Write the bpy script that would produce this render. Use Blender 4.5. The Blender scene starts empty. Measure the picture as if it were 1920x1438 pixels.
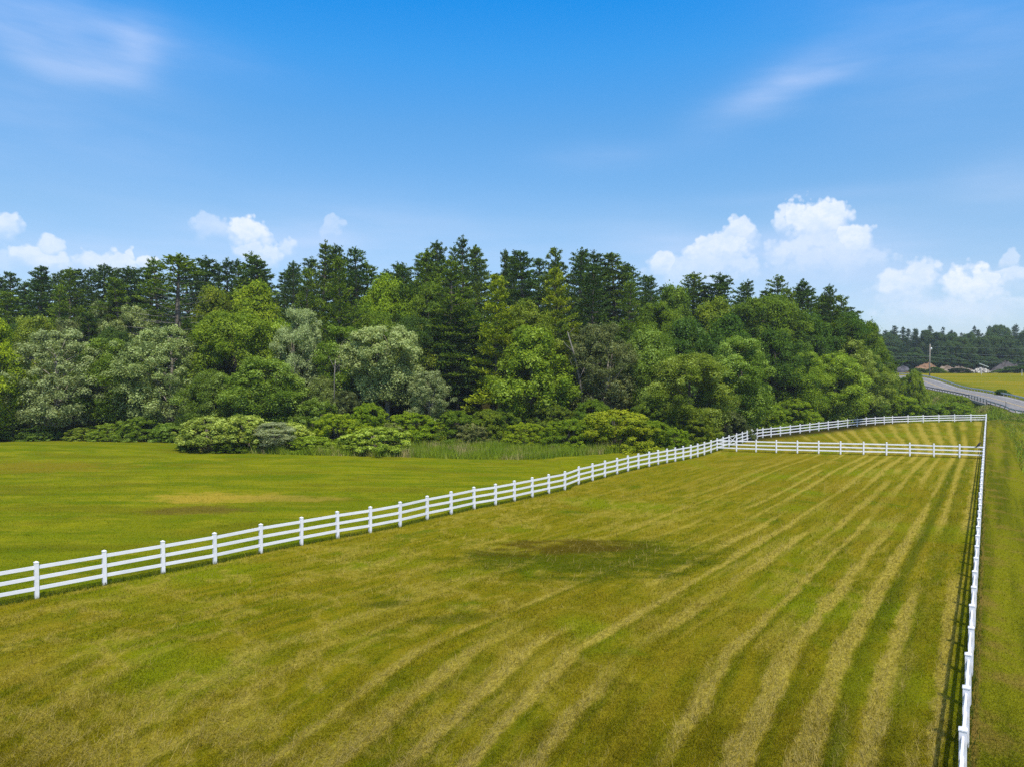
import bpy, math, random
import numpy as np
from mathutils import Vector, Matrix
PI = math.pi
sc = bpy.context.scene
COL = sc.collection

# ------------------------------------------------------------------ camera
FPX, CX, CY, HORIZON, CAMH = 1332.0, 960.0, 719.0, 692.0, 9.3
PITCH = math.atan((CY - HORIZON) / FPX)
cam_d = bpy.data.cameras.new("camera"); cam = bpy.data.objects.new("camera", cam_d); COL.objects.link(cam)
cam.location = (0, 0, CAMH); cam.rotation_euler = (PI/2 - PITCH, 0, 0)
cam_d.sensor_width = 36; cam_d.lens = 36 * FPX / 1920; cam_d.clip_end = 12000; cam_d.clip_start = 0.1
sc.camera = cam

# ------------------------------------------------------------------ node helper
class NT:
    def __init__(s, tree): s.t = tree; s.t.nodes.clear()
    def n(s, kind, **kw):
        x = s.t.nodes.new(kind)
        for k, v in kw.items(): setattr(x, k, v)
        return x
    def put(s, sock, v):
        if hasattr(v, 'is_output'): s.t.links.new(v, sock)
        elif v is not None:
            if isinstance(v, (tuple, list)) and len(v) == 3 and sock.type == 'RGBA': v = (*v, 1)
            sock.default_value = v
    def m(s, op, a, b=None, c=None, clamp=False):
        x = s.n('ShaderNodeMath', operation=op, use_clamp=clamp)
        s.put(x.inputs[0], a); s.put(x.inputs[1], b); s.put(x.inputs[2], c); return x.outputs[0]
    def mix(s, f, a, b, mode='MIX'):
        x = s.n('ShaderNodeMix', data_type='RGBA', blend_type=mode)
        s.put(x.inputs[0], f); s.put(x.inputs[6], a); s.put(x.inputs[7], b); return x.outputs[2]
    def noise(s, vec, scale, detail=3, rough=.55, dist=0):
        x = s.n('ShaderNodeTexNoise'); s.put(x.inputs['Vector'], vec); s.put(x.inputs['Scale'], scale)
        s.put(x.inputs['Detail'], detail); s.put(x.inputs['Roughness'], rough); s.put(x.inputs['Distortion'], dist)
        return x.outputs[0]
    def step(s, v, a, b, lo=0., hi=1.):
        x = s.n('ShaderNodeMapRange', interpolation_type='SMOOTHSTEP'); s.put(x.inputs[0], v)
        for i, k in enumerate((a, b, lo, hi)): s.put(x.inputs[i+1], k)
        return x.outputs[0]
    def xyz(s, v): x = s.n('ShaderNodeSeparateXYZ'); s.put(x.inputs[0], v); return x.outputs
    def comb(s, a, b, c=0.): x = s.n('ShaderNodeCombineXYZ'); [s.put(x.inputs[i], k) for i, k in enumerate((a, b, c))]; return x.outputs[0]
    def vscale(s, v, sx): x = s.n('ShaderNodeVectorMath', operation='MULTIPLY'); s.put(x.inputs[0], v); s.put(x.inputs[1], sx); return x.outputs[0]
    def attr(s, name, out='Fac', typ='GEOMETRY'): x = s.n('ShaderNodeAttribute', attribute_name=name, attribute_type=typ); return x.outputs[out]
    def ramp(s, f, stops):
        x = s.n('ShaderNodeValToRGB'); s.put(x.inputs[0], f); e = x.color_ramp.elements
        while len(e) < len(stops): e.new(.5)
        for k, (p, c) in zip(e, stops): k.position = p; k.color = (*c, 1)
        return x.outputs[0]

# ------------------------------------------------------------------ sun and sky
SUN_EL, SUN_AZ = math.radians(60), math.radians(164)       # azimuth from +Y towards +X: behind the camera, to the right
sun_dir = Vector((math.sin(SUN_AZ)*math.cos(SUN_EL), math.cos(SUN_AZ)*math.cos(SUN_EL), math.sin(SUN_EL)))
sl = bpy.data.lights.new("sun", 'SUN'); sl.energy = 3.9; sl.angle = math.radians(.55); sl.color = (1, .95, .86)
so = bpy.data.objects.new("sun", sl); COL.objects.link(so); so.rotation_euler = sun_dir.to_track_quat('Z', 'Y').to_euler()
so.location = (40, -60, 120)

def azel(x, y):
    a = math.atan((x - CX) / FPX); e = math.atan((HORIZON - y) / FPX * math.cos(a)); return a, e
world = bpy.data.worlds.new("World"); sc.world = world; world.use_nodes = True
w = NT(world.node_tree)
sky = w.n('ShaderNodeTexSky', sky_type='NISHITA', sun_disc=False, sun_elevation=SUN_EL, sun_rotation=SUN_AZ,
          altitude=50, air_density=1.0, dust_density=.4, ozone_density=2.5)
gen = w.n('ShaderNodeTexCoord').outputs['Generated']
dx, dy, dz = w.xyz(gen)
az = w.m('ARCTAN2', dx, dy); el = w.m('ARCSINE', dz)
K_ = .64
tint = w.ramp(w.m('DIVIDE', el, .6, clamp=True), [(p_, tuple(K_*k for k in c_)) for p_, c_ in ((0, (.84, .90, 1.08)), (.2, (.87, 1.0, 1.14)), (.33, (.87, 1.12, 1.24)), (.54, (.60, 1.22, 1.52)), (.68, (.30, 1.28, 1.82)), (.8, (.07, 1.22, 1.98)), (1, (4.0, 3.4, 2.8)))])  # last stop: unseen sky above the view, brightened as added fill light
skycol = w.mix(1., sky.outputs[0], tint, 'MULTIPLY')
wob = w.noise(gen, 26, 6, .62); wob2 = w.noise(w.vscale(gen, (1, 1, 1.3)), 60, 5, .65)
vo = w.n('ShaderNodeTexVoronoi', feature='SMOOTH_F1'); w.put(vo.inputs['Vector'], w.vscale(gen, (1, 1, 1.15))); vo.inputs['Scale'].default_value = 62; vo.inputs['Smoothness'].default_value = .35
vo2 = w.n('ShaderNodeTexVoronoi', feature='SMOOTH_F1'); w.put(vo2.inputs['Vector'], gen); vo2.inputs['Scale'].default_value = 150; vo2.inputs['Smoothness'].default_value = .3
bil = w.m('ADD', w.m('ADD', w.m('MULTIPLY', w.m('SUBTRACT', wob, .5), 2.4), w.m('MULTIPLY', w.m('SUBTRACT', .42, vo.outputs[0]), .9)), w.m('MULTIPLY', w.m('SUBTRACT', .42, vo2.outputs[0]), .5))
waz = w.m('MULTIPLY', w.m('SUBTRACT', w.noise(w.vscale(gen, (1, 1, 1.01)), 15, 3, .6), .5), .075)
wel = w.m('MULTIPLY', w.m('SUBTRACT', w.noise(w.vscale(gen, (1.3, 1, 1)), 19, 3, .6), .5), .045)
azw = w.m('ADD', az, waz); elw = w.m('ADD', el, wel)
lobes = [  # pixel x, y, half width, half height, density
 (1541, 425, 58, 52, 1), (1480, 418, 20, 32, .85), (1602, 452, 42, 34, .9), (1540, 475, 105, 42, .55), (1560, 500, 120, 40, .35),
 (1384, 446, 30, 36, .85), (1338, 478, 58, 34, .8), (1247, 498, 34, 25, .8), (1320, 512, 110, 40, .5),
 (1836, 540, 66, 46, 1), (1710, 545, 68, 48, .7), (1893, 490, 22, 22, .5), (1910, 520, 40, 28, .65), (1790, 585, 150, 36, .35),
 (14, 432, 42, 32, .75), (98, 468, 24, 30, .7), (85, 500, 70, 28, .7), (240, 478, 14, 18, .8), (205, 496, 58, 24, .7), (277, 494, 22, 20, .8),
 (405, 432, 38, 26, .42), (468, 446, 38, 34, .95), (488, 480, 50, 26, .65), (546, 463, 22, 15, .55), (622, 434, 22, 24, .35), (0, 500, 50, 30, .3)]
cm = 0.0
for (x, y, hw, hh, dn) in lobes:
    a, e = azel(x, y); ra = 1.16*hw / FPX * math.cos(a)**2; re = 1.16*hh / FPX * math.cos(a)
    qa = w.m('MULTIPLY', w.m('SUBTRACT', azw, a), 1/ra); qe = w.m('MULTIPLY', w.m('SUBTRACT', elw, e), 1/re)
    soft = w.step(qe, -1.1, .6, 1.5, .22)                   # soft lower edge, crisp top
    d = w.m('SUBTRACT', 1.0, w.m('ADD', w.m('MULTIPLY', qa, qa), w.m('MULTIPLY', qe, qe)))
    d = w.m('ADD', d, w.m('MULTIPLY', bil, .75))
    k = w.m('DIVIDE', d, w.m('ADD', soft, .12), clamp=True)
    k = w.m('MULTIPLY', k, w.step(qe, -1.3, .5, .0, 1.))
    cm = w.m('MAXIMUM', cm, w.m('MULTIPLY', k, dn))
cir = 0.0
cn = w.noise(w.comb(w.m('ADD', az, w.m('MULTIPLY', el, 1.4)), w.m('MULTIPLY', el, 5.), 0.), 5.5, 5, .55)
for (x, y, hw, hh, dn, sl_) in [(40, 80, 110, 34, .36, .45), (170, 122, 90, 34, .42, .25), (262, 100, 48, 44, .40, -.2), (130, 30, 300, 36, .32, .1), (1470, 158, 85, 30, .34, -.25), (1560, 140, 70, 14, .2, -.12),
                           (1400, 205, 110, 40, .22, -.25), (1900, 340, 130, 50, .24, 0), (1560, 365, 220, 14, .14, 0), (700, 440, 300, 70, .22, 0), (1120, 295, 110, 24, .14, 0), (1800, 60, 330, 150, .22, 0), (60, 200, 330, 150, .22, 0),
                           (1600, 570, 460, 90, .22, 0), (1500, 470, 300, 60, .18, 0), (180, 500, 420, 80, .2, 0), (1000, 480, 500, 60, .15, 0), (1310, 490, 150, 55, .30, .3), (1540, 480, 150, 62, .32, 0), (1790, 560, 190, 60, .36, 0), (120, 485, 190, 42, .28, -.1), (450, 455, 130, 42, .3, 0), (610, 450, 70, 40, .25, 0)]:
    a, e = azel(x, y); ra = hw / FPX * math.cos(a)**2; re = hh / FPX * math.cos(a)
    da = w.m('SUBTRACT', az, a); de = w.m('ADD', w.m('SUBTRACT', el, e), w.m('MULTIPLY', da, sl_))
    qa = w.m('MULTIPLY', da, 1/ra); qe = w.m('MULTIPLY', de, 1/re)
    g = w.m('EXPONENT', w.m('MULTIPLY', w.m('ADD', w.m('MULTIPLY', qa, qa), w.m('MULTIPLY', qe, qe)), -1.0))
    cir = w.m('ADD', cir, w.m('MULTIPLY', g, dn))
cir = w.m('MULTIPLY', cir, w.step(cn, .25, .75, .35, .85), clamp=True)
skycol = w.mix(cir, skycol, (3.7, 4.2, 5.5))
skycol = w.mix(w.m('MULTIPLY', cm, .84), skycol, w.mix(w.step(wob2, .3, .65), (4.15, 4.65, 5.6), (5.0, 5.2, 5.6)))
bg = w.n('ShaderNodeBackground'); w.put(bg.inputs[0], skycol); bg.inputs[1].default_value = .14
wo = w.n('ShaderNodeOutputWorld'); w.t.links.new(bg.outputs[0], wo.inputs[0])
world.cycles.sampling_method = 'MANUAL'; world.cycles.sample_map_resolution = 512

vs = sc.view_settings; vs.view_transform = 'Standard'; vs.look = 'None'; vs.exposure = 0.5; vs.gamma = 1; vs.use_curve_mapping = False
cy = sc.cycles
cy.max_bounces = 5; cy.diffuse_bounces = 3; cy.glossy_bounces = 2; cy.transmission_bounces = 3; cy.volume_bounces = 0; cy.transparent_max_bounces = 4
cy.use_adaptive_sampling = False; cy.use_denoising = False; cy.sample_clamp_indirect = 4

# ------------------------------------------------------------------ terrain functions
def sstep(a, b, x):
    t = np.clip((np.asarray(x, float) - a) / (b - a), 0, 1); return t*t*(3-2*t)
ROAD = np.array([(118, 60, -.6), (112, 95, -.5), (107.6, 125, -.4), (106.7, 148, -.1), (107.6, 155, .75), (109.2, 163, 1.47), (113, 177, 2.4), (119.4, 197, 3.0), (125, 215, 3.6),
                 (133, 245, 6.2), (134, 268, 7.1), (127, 290, 7.5), (108, 312, 7.6), (76, 326, 7.6), (30, 335, 7.6)], float)   # the near (left) edge of the road: x, y, z
def smooth_line(P, n):
    out = []
    Q = np.vstack([2*P[0]-P[1], P, 2*P[-1]-P[-2]])
    for i in range(1, len(Q)-2):
        for t in np.linspace(0, 1, n, endpoint=False):
            a, b, c, d = Q[i-1], Q[i], Q[i+1], Q[i+2]
            out.append(.5*((2*b)+(-a+c)*t+(2*a-5*b+4*c-d)*t*t+(-a+3*b-3*c+d)*t**3))
    out.append(P[-1]); return np.array(out)
RE = smooth_line(ROAD, 8)                                   # left edge
rt = np.gradient(RE[:, :2], axis=0); rt /= np.linalg.norm(rt, axis=1)[:, None]
RN = np.stack([rt[:, 1], -rt[:, 0]], 1)                     # to the right of the road
RW = 9.6
RC = RE.copy(); RC[:, :2] += RN*RW/2
def road_q(X, Y):
    """distance to the road's middle line, its height there, and which side (positive: right)"""
    sh = np.shape(X); X = np.ravel(np.asarray(X, float)); Y = np.ravel(np.asarray(Y, float))
    best = np.full(X.shape, 1e9); zz = np.zeros(X.shape); side = np.zeros(X.shape)
    for i in range(len(RC)-1):
        a, b = RC[i], RC[i+1]; ab = b[:2]-a[:2]; L2 = ab@ab
        t = np.clip(((X-a[0])*ab[0]+(Y-a[1])*ab[1])/L2, 0, 1)
        ex = X-(a[0]+t*ab[0]); ey = Y-(a[1]+t*ab[1]); d = np.hypot(ex, ey); k = d < best
        best = np.where(k, d, best); zz = np.where(k, a[2]+t*(b[2]-a[2]), zz); side = np.where(k, ex*ab[1]-ey*ab[0], side)
    return best.reshape(sh), zz.reshape(sh), side.reshape(sh)
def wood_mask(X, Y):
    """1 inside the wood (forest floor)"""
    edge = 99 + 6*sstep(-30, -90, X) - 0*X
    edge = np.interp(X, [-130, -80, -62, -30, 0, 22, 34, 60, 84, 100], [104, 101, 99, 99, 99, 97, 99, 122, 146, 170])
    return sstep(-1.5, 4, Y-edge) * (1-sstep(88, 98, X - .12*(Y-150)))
def G(X, Y):
    X = np.asarray(X, float); Y = np.asarray(Y, float)
    base = -.009*np.minimum(Y, 146)
    base = base + 1.25*np.exp(-((X+60)/20)**2-((Y-82)/11)**2) + .18*np.sin(X*.09+1)*np.sin(Y*.07)*sstep(30, 60, Y)*(X < 5)
    bl = np.interp(X, [0, 25, 37, 46, 62, 73, 96], [98, 98, 109, 118, 133, 141, 149])
    hill = sstep(0, 68, Y-bl) * (1-sstep(70, 105, X - .08*(Y-150)))
    base = base + 7.5*hill
    creek = sstep(146, 154, Y)*(1-sstep(178, 205, Y))*sstep(62, 84, X)
    base = base - 1.6*creek
    fld = np.interp(Y, [60, 120, 170, 232, 266, 420, 900, 3000], [-.6, .2, 1.9, 5.0, 7.4, 7.9, 9, 11])
    d, z, s = road_q(X, Y)
    right = s > 0
    left = base + (np.maximum(fld, base)-base)*sstep(195, 250, Y)
    g = np.where(right, fld, left)
    t = sstep(RW/2+1.0, np.where(right, RW/2+6, RW/2+11), d)
    g = (z-.06)*(1-t) + g*t
    g = g - np.where((s < 0) & (d > RW/2-.2), 1, 0)*np.clip(g+1.9, 0, 9)*np.exp(-((X-105.2)/4.2)**4-((Y-166.5)/4.6)**4)   # creek bed in front of the bridge
    return g
def ground_z(x, y): return float(G(np.array([x]), np.array([y]))[0])
cp, sp = math.cos(PITCH), math.sin(PITCH)
def ray(x, y):
    r, u = (x-CX)/FPX, -(y-CY)/FPX
    return Vector((r, cp + u*sp, -sp + u*cp))
def at_depth(x, y, Y):
    d = ray(x, y); k = Y/d.y; return Vector((d.x*k, Y, CAMH+d.z*k))
def on_plane(x, y, c=-.009):
    """ground point of a pixel on the paddock's plane z = c*Y"""
    d = ray(x, y); k = CAMH/(c*d.y-d.z); return Vector((d.x*k, d.y*k, c*d.y*k))

# ------------------------------------------------------------------ object helpers
def tag(o, label=None, cat=None, group=None, kind=None):
    for k, v in (('label', label), ('category', cat), ('group', group), ('kind', kind)):
        if v: o[k] = v
    return o
def link(o, parent=None):
    COL.objects.link(o)
    if parent: o.parent = parent
    return o
def empty(name, loc, rz=0, scale=(1, 1, 1)):
    o = bpy.data.objects.new(name, None); COL.objects.link(o); o.location = loc; o.rotation_euler = (0, 0, rz); o.scale = scale
    o.empty_display_size = .3; return o
def np_mesh(name, V, F, mat, attrs=None, smooth=False):
    """V (n,3); F (m,k) with k = 3 or 4"""
    me = bpy.data.meshes.new(name); V = np.asarray(V, np.float32); F = np.asarray(F, np.int32); k = F.shape[1]
    me.vertices.add(len(V)); me.vertices.foreach_set('co', V.ravel())
    me.loops.add(F.size); me.loops.foreach_set('vertex_index', F.ravel())
    me.polygons.add(len(F)); me.polygons.foreach_set('loop_start', np.arange(0, F.size, k, dtype=np.int32))
    me.polygons.foreach_set('loop_total', np.full(len(F), k, np.int32))
    me.update(calc_edges=True)
    for n_, (typ, a) in (attrs or {}).items():
        at = me.attributes.new(n_, typ, 'POINT')
        at.data.foreach_set({'FLOAT': 'value', 'FLOAT_VECTOR': 'vector', 'FLOAT_COLOR': 'color'}[typ], np.asarray(a, np.float32).ravel())
    if smooth: me.polygons.foreach_set('use_smooth', np.ones(len(F), bool))
    me.materials.append(mat); return me
class MB:
    """collects boxes, tubes and rings and links them as ONE mesh"""
    def __init__(s): s.v = []; s.f = []
    def box(s, c, h, ax=None):
        """centre, half sizes, optional axes (three vectors)"""
        ax = ax or (Vector((1, 0, 0)), Vector((0, 1, 0)), Vector((0, 0, 1))); c = Vector(c); b = len(s.v)
        for k in (-1, 1):
            for i, j in ((-1, -1), (1, -1), (1, 1), (-1, 1)):
                s.v.append(c + ax[0]*h[0]*i + ax[1]*h[1]*j + ax[2]*h[2]*k)
        s.f += [[b+3, b+2, b+1, b], [b+4, b+5, b+6, b+7]] + [[b+i, b+(i+1) % 4, b+4+(i+1) % 4, b+4+i] for i in range(4)]
        return s
    def beam(s, p, q, w_, h_):
        """rectangular bar from p to q, w_ wide (horizontal), h_ tall"""
        p, q = Vector(p), Vector(q); d = (q-p); L = d.length; d /= L
        side = d.cross(Vector((0, 0, 1))); side.normalize(); up = side.cross(d)
        return s.box((p+q)/2, (L/2, w_/2, h_/2), (d, side, up))
    def tube(s, pts, rad, n=7, cap=True):
        pts = [Vector(p) for p in pts]; b = len(s.v)
        for i, p in enumerate(pts):
            d = (pts[min(i+1, len(pts)-1)]-pts[max(i-1, 0)]).normalized()
            a = d.cross(Vector((0, 0, 1))) if abs(d.z) < .9 else d.cross(Vector((1, 0, 0)))
            a.normalize(); c = d.cross(a)
            for k in range(n):
                t = 2*PI*k/n; s.v.append(p+(a*math.cos(t)+c*math.sin(t))*rad[i])
        for i in range(len(pts)-1):
            for k in range(n):
                s.f.append([b+i*n+k, b+i*n+(k+1) % n, b+(i+1)*n+(k+1) % n, b+(i+1)*n+k])
        if cap: s.f.append([b+(len(pts)-1)*n+k for k in range(n)]); s.f.append([b+k for k in range(n)][::-1])
        return s
    def build(s, name, mat, parent=None, smooth=False, bevel=0):
        me = bpy.data.meshes.new(name); me.from_pydata([tuple(v) for v in s.v], [], s.f)
        if smooth: me.polygons.foreach_set('use_smooth', [True]*len(me.polygons))
        me.materials.append(mat); me.update()
        o = link(bpy.data.objects.new(name, me), parent)
        if bevel:
            b = o.modifiers.new('bevel', 'BEVEL'); b.width = bevel; b.segments = 2; b.limit_method = 'ANGLE'
        return o

# ------------------------------------------------------------------ materials
def new_mat(name):
    m = bpy.data.materials.new(name); m.use_nodes = True; return m, NT(m.node_tree)
def finish(t, col, rough=.8, spec=.2, bump=None, bstr=.3, bdist=.05, metal=0, translucent=0):
    p = t.n('ShaderNodeBsdfPrincipled'); t.put(p.inputs['Base Color'], col); t.put(p.inputs['Roughness'], rough)
    t.put(p.inputs['Specular IOR Level'], spec); t.put(p.inputs['Metallic'], metal)
    if bump is not None:
        b = t.n('ShaderNodeBump'); b.inputs['Strength'].default_value = bstr; b.inputs['Distance'].default_value = bdist
        t.put(b.inputs['Height'], bump); t.t.links.new(b.outputs[0], p.inputs['Normal'])
    o = t.n('ShaderNodeOutputMaterial'); sh = p.outputs[0]
    if translucent:
        tr = t.n('ShaderNodeBsdfTranslucent'); t.put(tr.inputs[0], t.mix(1., col, (1.25, 1.3, .6), 'MULTIPLY'))
        mx = t.n('ShaderNodeMixShader'); mx.inputs[0].default_value = translucent
        t.t.links.new(sh, mx.inputs[1]); t.t.links.new(tr.outputs[0], mx.inputs[2]); sh = mx.outputs[0]
    t.t.links.new(sh, o.inputs[0]); return p
def simple(name, col, var=.25, scale=4, rough=.8, spec=.2, metal=0, bstr=.2, bd=.02):
    m, t = new_mat(name); oc = t.n('ShaderNodeTexCoord').outputs['Object']
    nz = t.noise(oc, scale, 5, .6)
    c = t.mix(t.step(nz, .3, .7), tuple(k*(1-var) for k in col), tuple(min(1, k*(1+var)) for k in col))
    finish(t, c, rough, spec, nz, bstr, bd, metal); return m

# white fence board: faint grey-green weathering towards blotches
mVinyl, t = new_mat('white_board'); oc = t.n('ShaderNodeTexCoord').outputs['Object']
nz = t.noise(oc, 1.3, 4, .6); n2 = t.noise(t.vscale(oc, (1, 1, .3)), 9, 3, .6)
c = t.mix(t.step(nz, .35, .75), (.66, .655, .68), (.60, .60, .625)); c = t.mix(t.step(n2, .6, .8, 0, .25), c, (.52, .53, .47))
finish(t, c, .45, .35)
mPost, t = new_mat('white_post'); gz_ = t.xyz(t.n('ShaderNodeTexCoord').outputs['Generated'])[2]; oc = t.n('ShaderNodeTexCoord').outputs['Object']
nz = t.noise(oc, 6, 4, .65); c = t.mix(t.step(nz, .35, .75), (.66, .655, .68), (.58, .58, .605))
c = t.mix(t.step(t.m('ADD', gz_, t.m('MULTIPLY', t.m('SUBTRACT', nz, .5), .22)), .23, .08, 0, .75), c, (.22, .23, .12)); finish(t, c, .5, .3)
mBark = simple('bark', (.10, .085, .065), .45, 3, .9, .1, bstr=.6, bd=.06)
mBarkPale = simple('pale_bark', (.24, .21, .17), .4, 3, .9, .1, bstr=.5, bd=.05)
mDead = simple('dead_wood', (.17, .155, .135), .3, 2, .9, .1)

# foliage: colour from the object's colour, lighter or paler leaves by per-leaf attributes; alpha = how many pale leaf undersides the wind turns up
def foliage(name, trans=.42, rough=.6, spec=.12):
    m, t = new_mat(name); oi = t.n('ShaderNodeObjectInfo')
    leaf = t.attr('leaf'); cl = t.attr('clump')
    col = t.mix(1., oi.outputs['Color'], t.mix(leaf, (.68, .72, .7), (1.36, 1.28, 1.1)), 'MULTIPLY')
    col = t.mix(1., col, t.mix(cl, (.74, .82, .9), (1.26, 1.18, 1.05)), 'MULTIPLY')
    pale = t.m('MULTIPLY', t.step(t.attr('pale'), .34, 0., 0., 1.), 1)
    thr = t.m('SUBTRACT', t.m('ADD', oi.outputs['Alpha'], t.m('MULTIPLY', t.m('SUBTRACT', cl, .5), .7)), t.attr('pale'))
    k = t.m('MULTIPLY', t.step(thr, -.04, .12), t.step(oi.outputs['Alpha'], .02, .10))
    col = t.mix(k, col, t.mix(1., t.mix(1., oi.outputs['Color'], (1.5, 1.45, 1.6), 'MULTIPLY'), (.11, .125, .07), 'ADD'))
    finish(t, col, rough, spec, translucent=trans); return m
mLeaf = foliage('leaves'); mNeedle = foliage('needles', .22, .65, .1)

# ------------------------------------------------------------------ paddock lines (pixels of the photograph brought to the ground)
RF0, RF1 = on_plane(1849, 790), on_plane(1808, 1438)          # right fence: far corner, near end
rfd = (RF0-RF1).normalized(); rfn = Vector((-rfd.y, rfd.x, 0))
left_px = [(69, 1121), (196, 1096), (306, 1074.5), (403, 1056), (489, 1036.5), (565, 1021.5), (633, 1008.5), (694, 998), (750, 987), (801, 973.5), (846, 963.5), (889, 953), (929, 945.5), (964.5, 937.5),
   (998, 929.5), (1029, 922), (1059, 915), (1085, 908), (1111, 901), (1134, 894.8), (1157, 889), (1177.5, 883.5), (1197, 879), (1217, 874.8), (1234, 871.3), (1250.6, 868), (1266, 865.3), (1281, 862.4), (1295, 859.5),
   (1308, 856.6), (1320.6, 853), (1333, 849), (1344.6, 844.8)]
back_px = [(1344.6, 844.8), (1356, 841.2), (1367, 837.8), (1381, 833.5), (1392, 830.2), (1401, 827.6), (1410, 825), (1419.5, 822.7), (1430, 821), (1445.5, 819.2), (1463, 817.2), (1481.5, 815), (1500, 812.6), (1518, 810.2), (1535, 808),
   (1553, 805.8), (1571, 803.6), (1589, 801.4), (1607, 799.4), (1624, 797.7), (1640.6, 796.3), (1657.6, 795.2), (1673, 794.4), (1702, 793.2), (1730.5, 792.3), (1760, 791.5), (1789.5, 790.8), (1820, 790.3), (1849, 790)]
cross_px = [(1344.6, 844.8), (1381, 846.3), (1417.6, 847.6), (1455.6, 848.8), (1495, 849.8), (1535, 850.6), (1576, 851.6), (1619, 852.6), (1662, 853.6), (1706, 854.8), (1751, 856.6), (1799, 858.2), (1844.8, 860)]
LP = [on_plane(*p) for p in left_px]
e0 = (LP[0]-LP[1]); LP = [LP[0]+e0*3, LP[0]+e0*2, LP[0]+e0*1] + LP
BP = [on_plane(*p) for p in back_px]; CP = [on_plane(*p) for p in cross_px]
RP = []; L = (RF0-RF1).length; n_ = round((L+9)/2.52)
for i in range(n_+1): RP.append(RF0 - rfd*((L+9)*i/n_))
for lst in (LP, BP, CP, RP):
    for p in lst: p.z = ground_z(p.x, p.y)
lfd = (LP[12]-LP[3]).normalized()
def mow(X, Y):
    d1 = (X-RF0.x)*rfn.x+(Y-RF0.y)*rfn.y
    xs = np.interp(Y, [p.y for p in LP], [p.x for p in LP]); fx = RF1.x+(Y-RF1.y)*(rfd.x/rfd.y)
    wdt = np.maximum((fx-xs)*rfd.y, 4)
    u = np.where(d1 > 0, d1/wdt*30, d1); v = (X-RF1.x)*rfd.x+(Y-RF1.y)*rfd.y
    return u, v
PXY = [(p.x, p.y) for p in LP] + [(p.x, p.y) for p in BP[1:]] + [(RP[-1].x, RP[-1].y)]
back_y = lambda X: np.interp(X, [p.x for p in BP], [p.y for p in BP])
def paddock_mask(X, Y, s=.35):
    yl = np.interp(X, [LP[0].x-60]+[p.x for p in LP], [LP[0].y-60*lfd.y/lfd.x]+[p.y for p in LP])
    yl = np.where(X > LP[-1].x, back_y(X), yl)
    d1 = (X-RF0.x)*rfn.x+(Y-RF0.y)*rfn.y
    return (1-sstep(-s, s, (Y-yl)*.77))*sstep(-s, s, d1-.15)
_R = np.random.default_rng(99).uniform(-1, 1, (256, 256))
def vn(x, y, o=0):
    x = np.asarray(x, float)+o*17.3; y = np.asarray(y, float)+o*9.1; i = np.floor(x).astype(int); j = np.floor(y).astype(int); fx, fy = x-i, y-j; fx = fx*fx*(3-2*fx); fy = fy*fy*(3-2*fy)
    r = lambda a, b: _R[a & 255, b & 255]
    return (r(i, j)*(1-fx)+r(i+1, j)*fx)*(1-fy)+(r(i, j+1)*(1-fx)+r(i+1, j+1)*fx)*fy
def fbm(x, y, o=0, n=4, g=.55):
    a = 1; t = 0; k = 0
    for q in range(n): t = t+a*vn(x*2.03**q, y*2.03**q, o+q*3); k += a; a *= g
    return t/k
def hayf(u, v):
    """windrows of cut grass along the mowing direction: hay cover, the green groove beside it, loose thatch"""
    wv = .09*fbm(u*.10, v*.045, 1, 2)+.05*fbm(u*.5, v*.35, 2, 2)
    q = (u+wv)/1.32; k = np.floor(q); f = q-k-.5+.12*vn(k*3.7, v*.02, 5)
    pres = (.38+.62*sstep(20, 12, u-.06*v))*sstep(-.22, .34, vn(k*5.1, v*.055, 7)+.35*vn(k*2.2, v*.19, 8)+.62*(1-sstep(11, 21, u))-.25+.30*sstep(35, 60, v)*sstep(20, 14, u))*(1-.65*sstep(17, 25, u))
    wid = .14+.09*vn(k*1.9, v*.09, 11)+.03*vn(k*4.1, v*.5, 12)
    e = fbm(u*3.4, v*1.1, 13, 3)
    hay = pres*sstep(.08, -.08, np.abs(f)-wid-.05*sstep(40, 80, v)+.14*e)
    gro = .5*pres*np.exp(-((f+wid+.13)/.10)**2)
    st = fbm(u*1.7, v*.14, 21, 4); hay = np.maximum(hay, .42*sstep(.2, .48, st))
    rg = 1-np.abs(fbm(u*.55+.8*fbm(u*.2, v*.2, 31, 2), v*.5, 33, 4))*3.2
    th = .85*sstep(.50, .95, rg)*sstep(9, 16, u)*sstep(46, 22, v)
    th = np.maximum(th, .55*sstep(.6, .98, rg)*sstep(.0, .3, vn(u*.12, v*.08, 35)))
    return hay, gro, th
def zones(X, Y):
    d, z, s = road_q(X, Y)
    pad = paddock_mask(X, Y)
    wood = wood_mask(X, Y)
    yb = back_y(X)
    rough = sstep(0, 1.2, Y-yb-.6)*sstep(BP[0].x-2, BP[0].x+3, X)*(d < 24)                        # creek side behind the back fence
    rough = np.maximum(rough, sstep(14.0, 11.0, d)*(s < 0)*(Y > 60))
    shr = np.interp(X, [-60, -38, -34, 0, 10, 16, 24, 27], [140, 99, 84, 84, 84, 88, 93, 95])
    rough = np.maximum(rough, sstep(-.6, .6, Y-shr)*(X > -38)*(X < 40)*(Y > 60)*(1-pad)*(Y < 130)*1.0)
    rough = np.where(pad > .5, 0, rough)
    fld = (s > 0)*sstep(RW/2+3, RW/2+6, d)
    fld = np.maximum(fld, sstep(240, 262, Y))
    return np.stack([pad, wood, rough, fld], -1)

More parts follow.
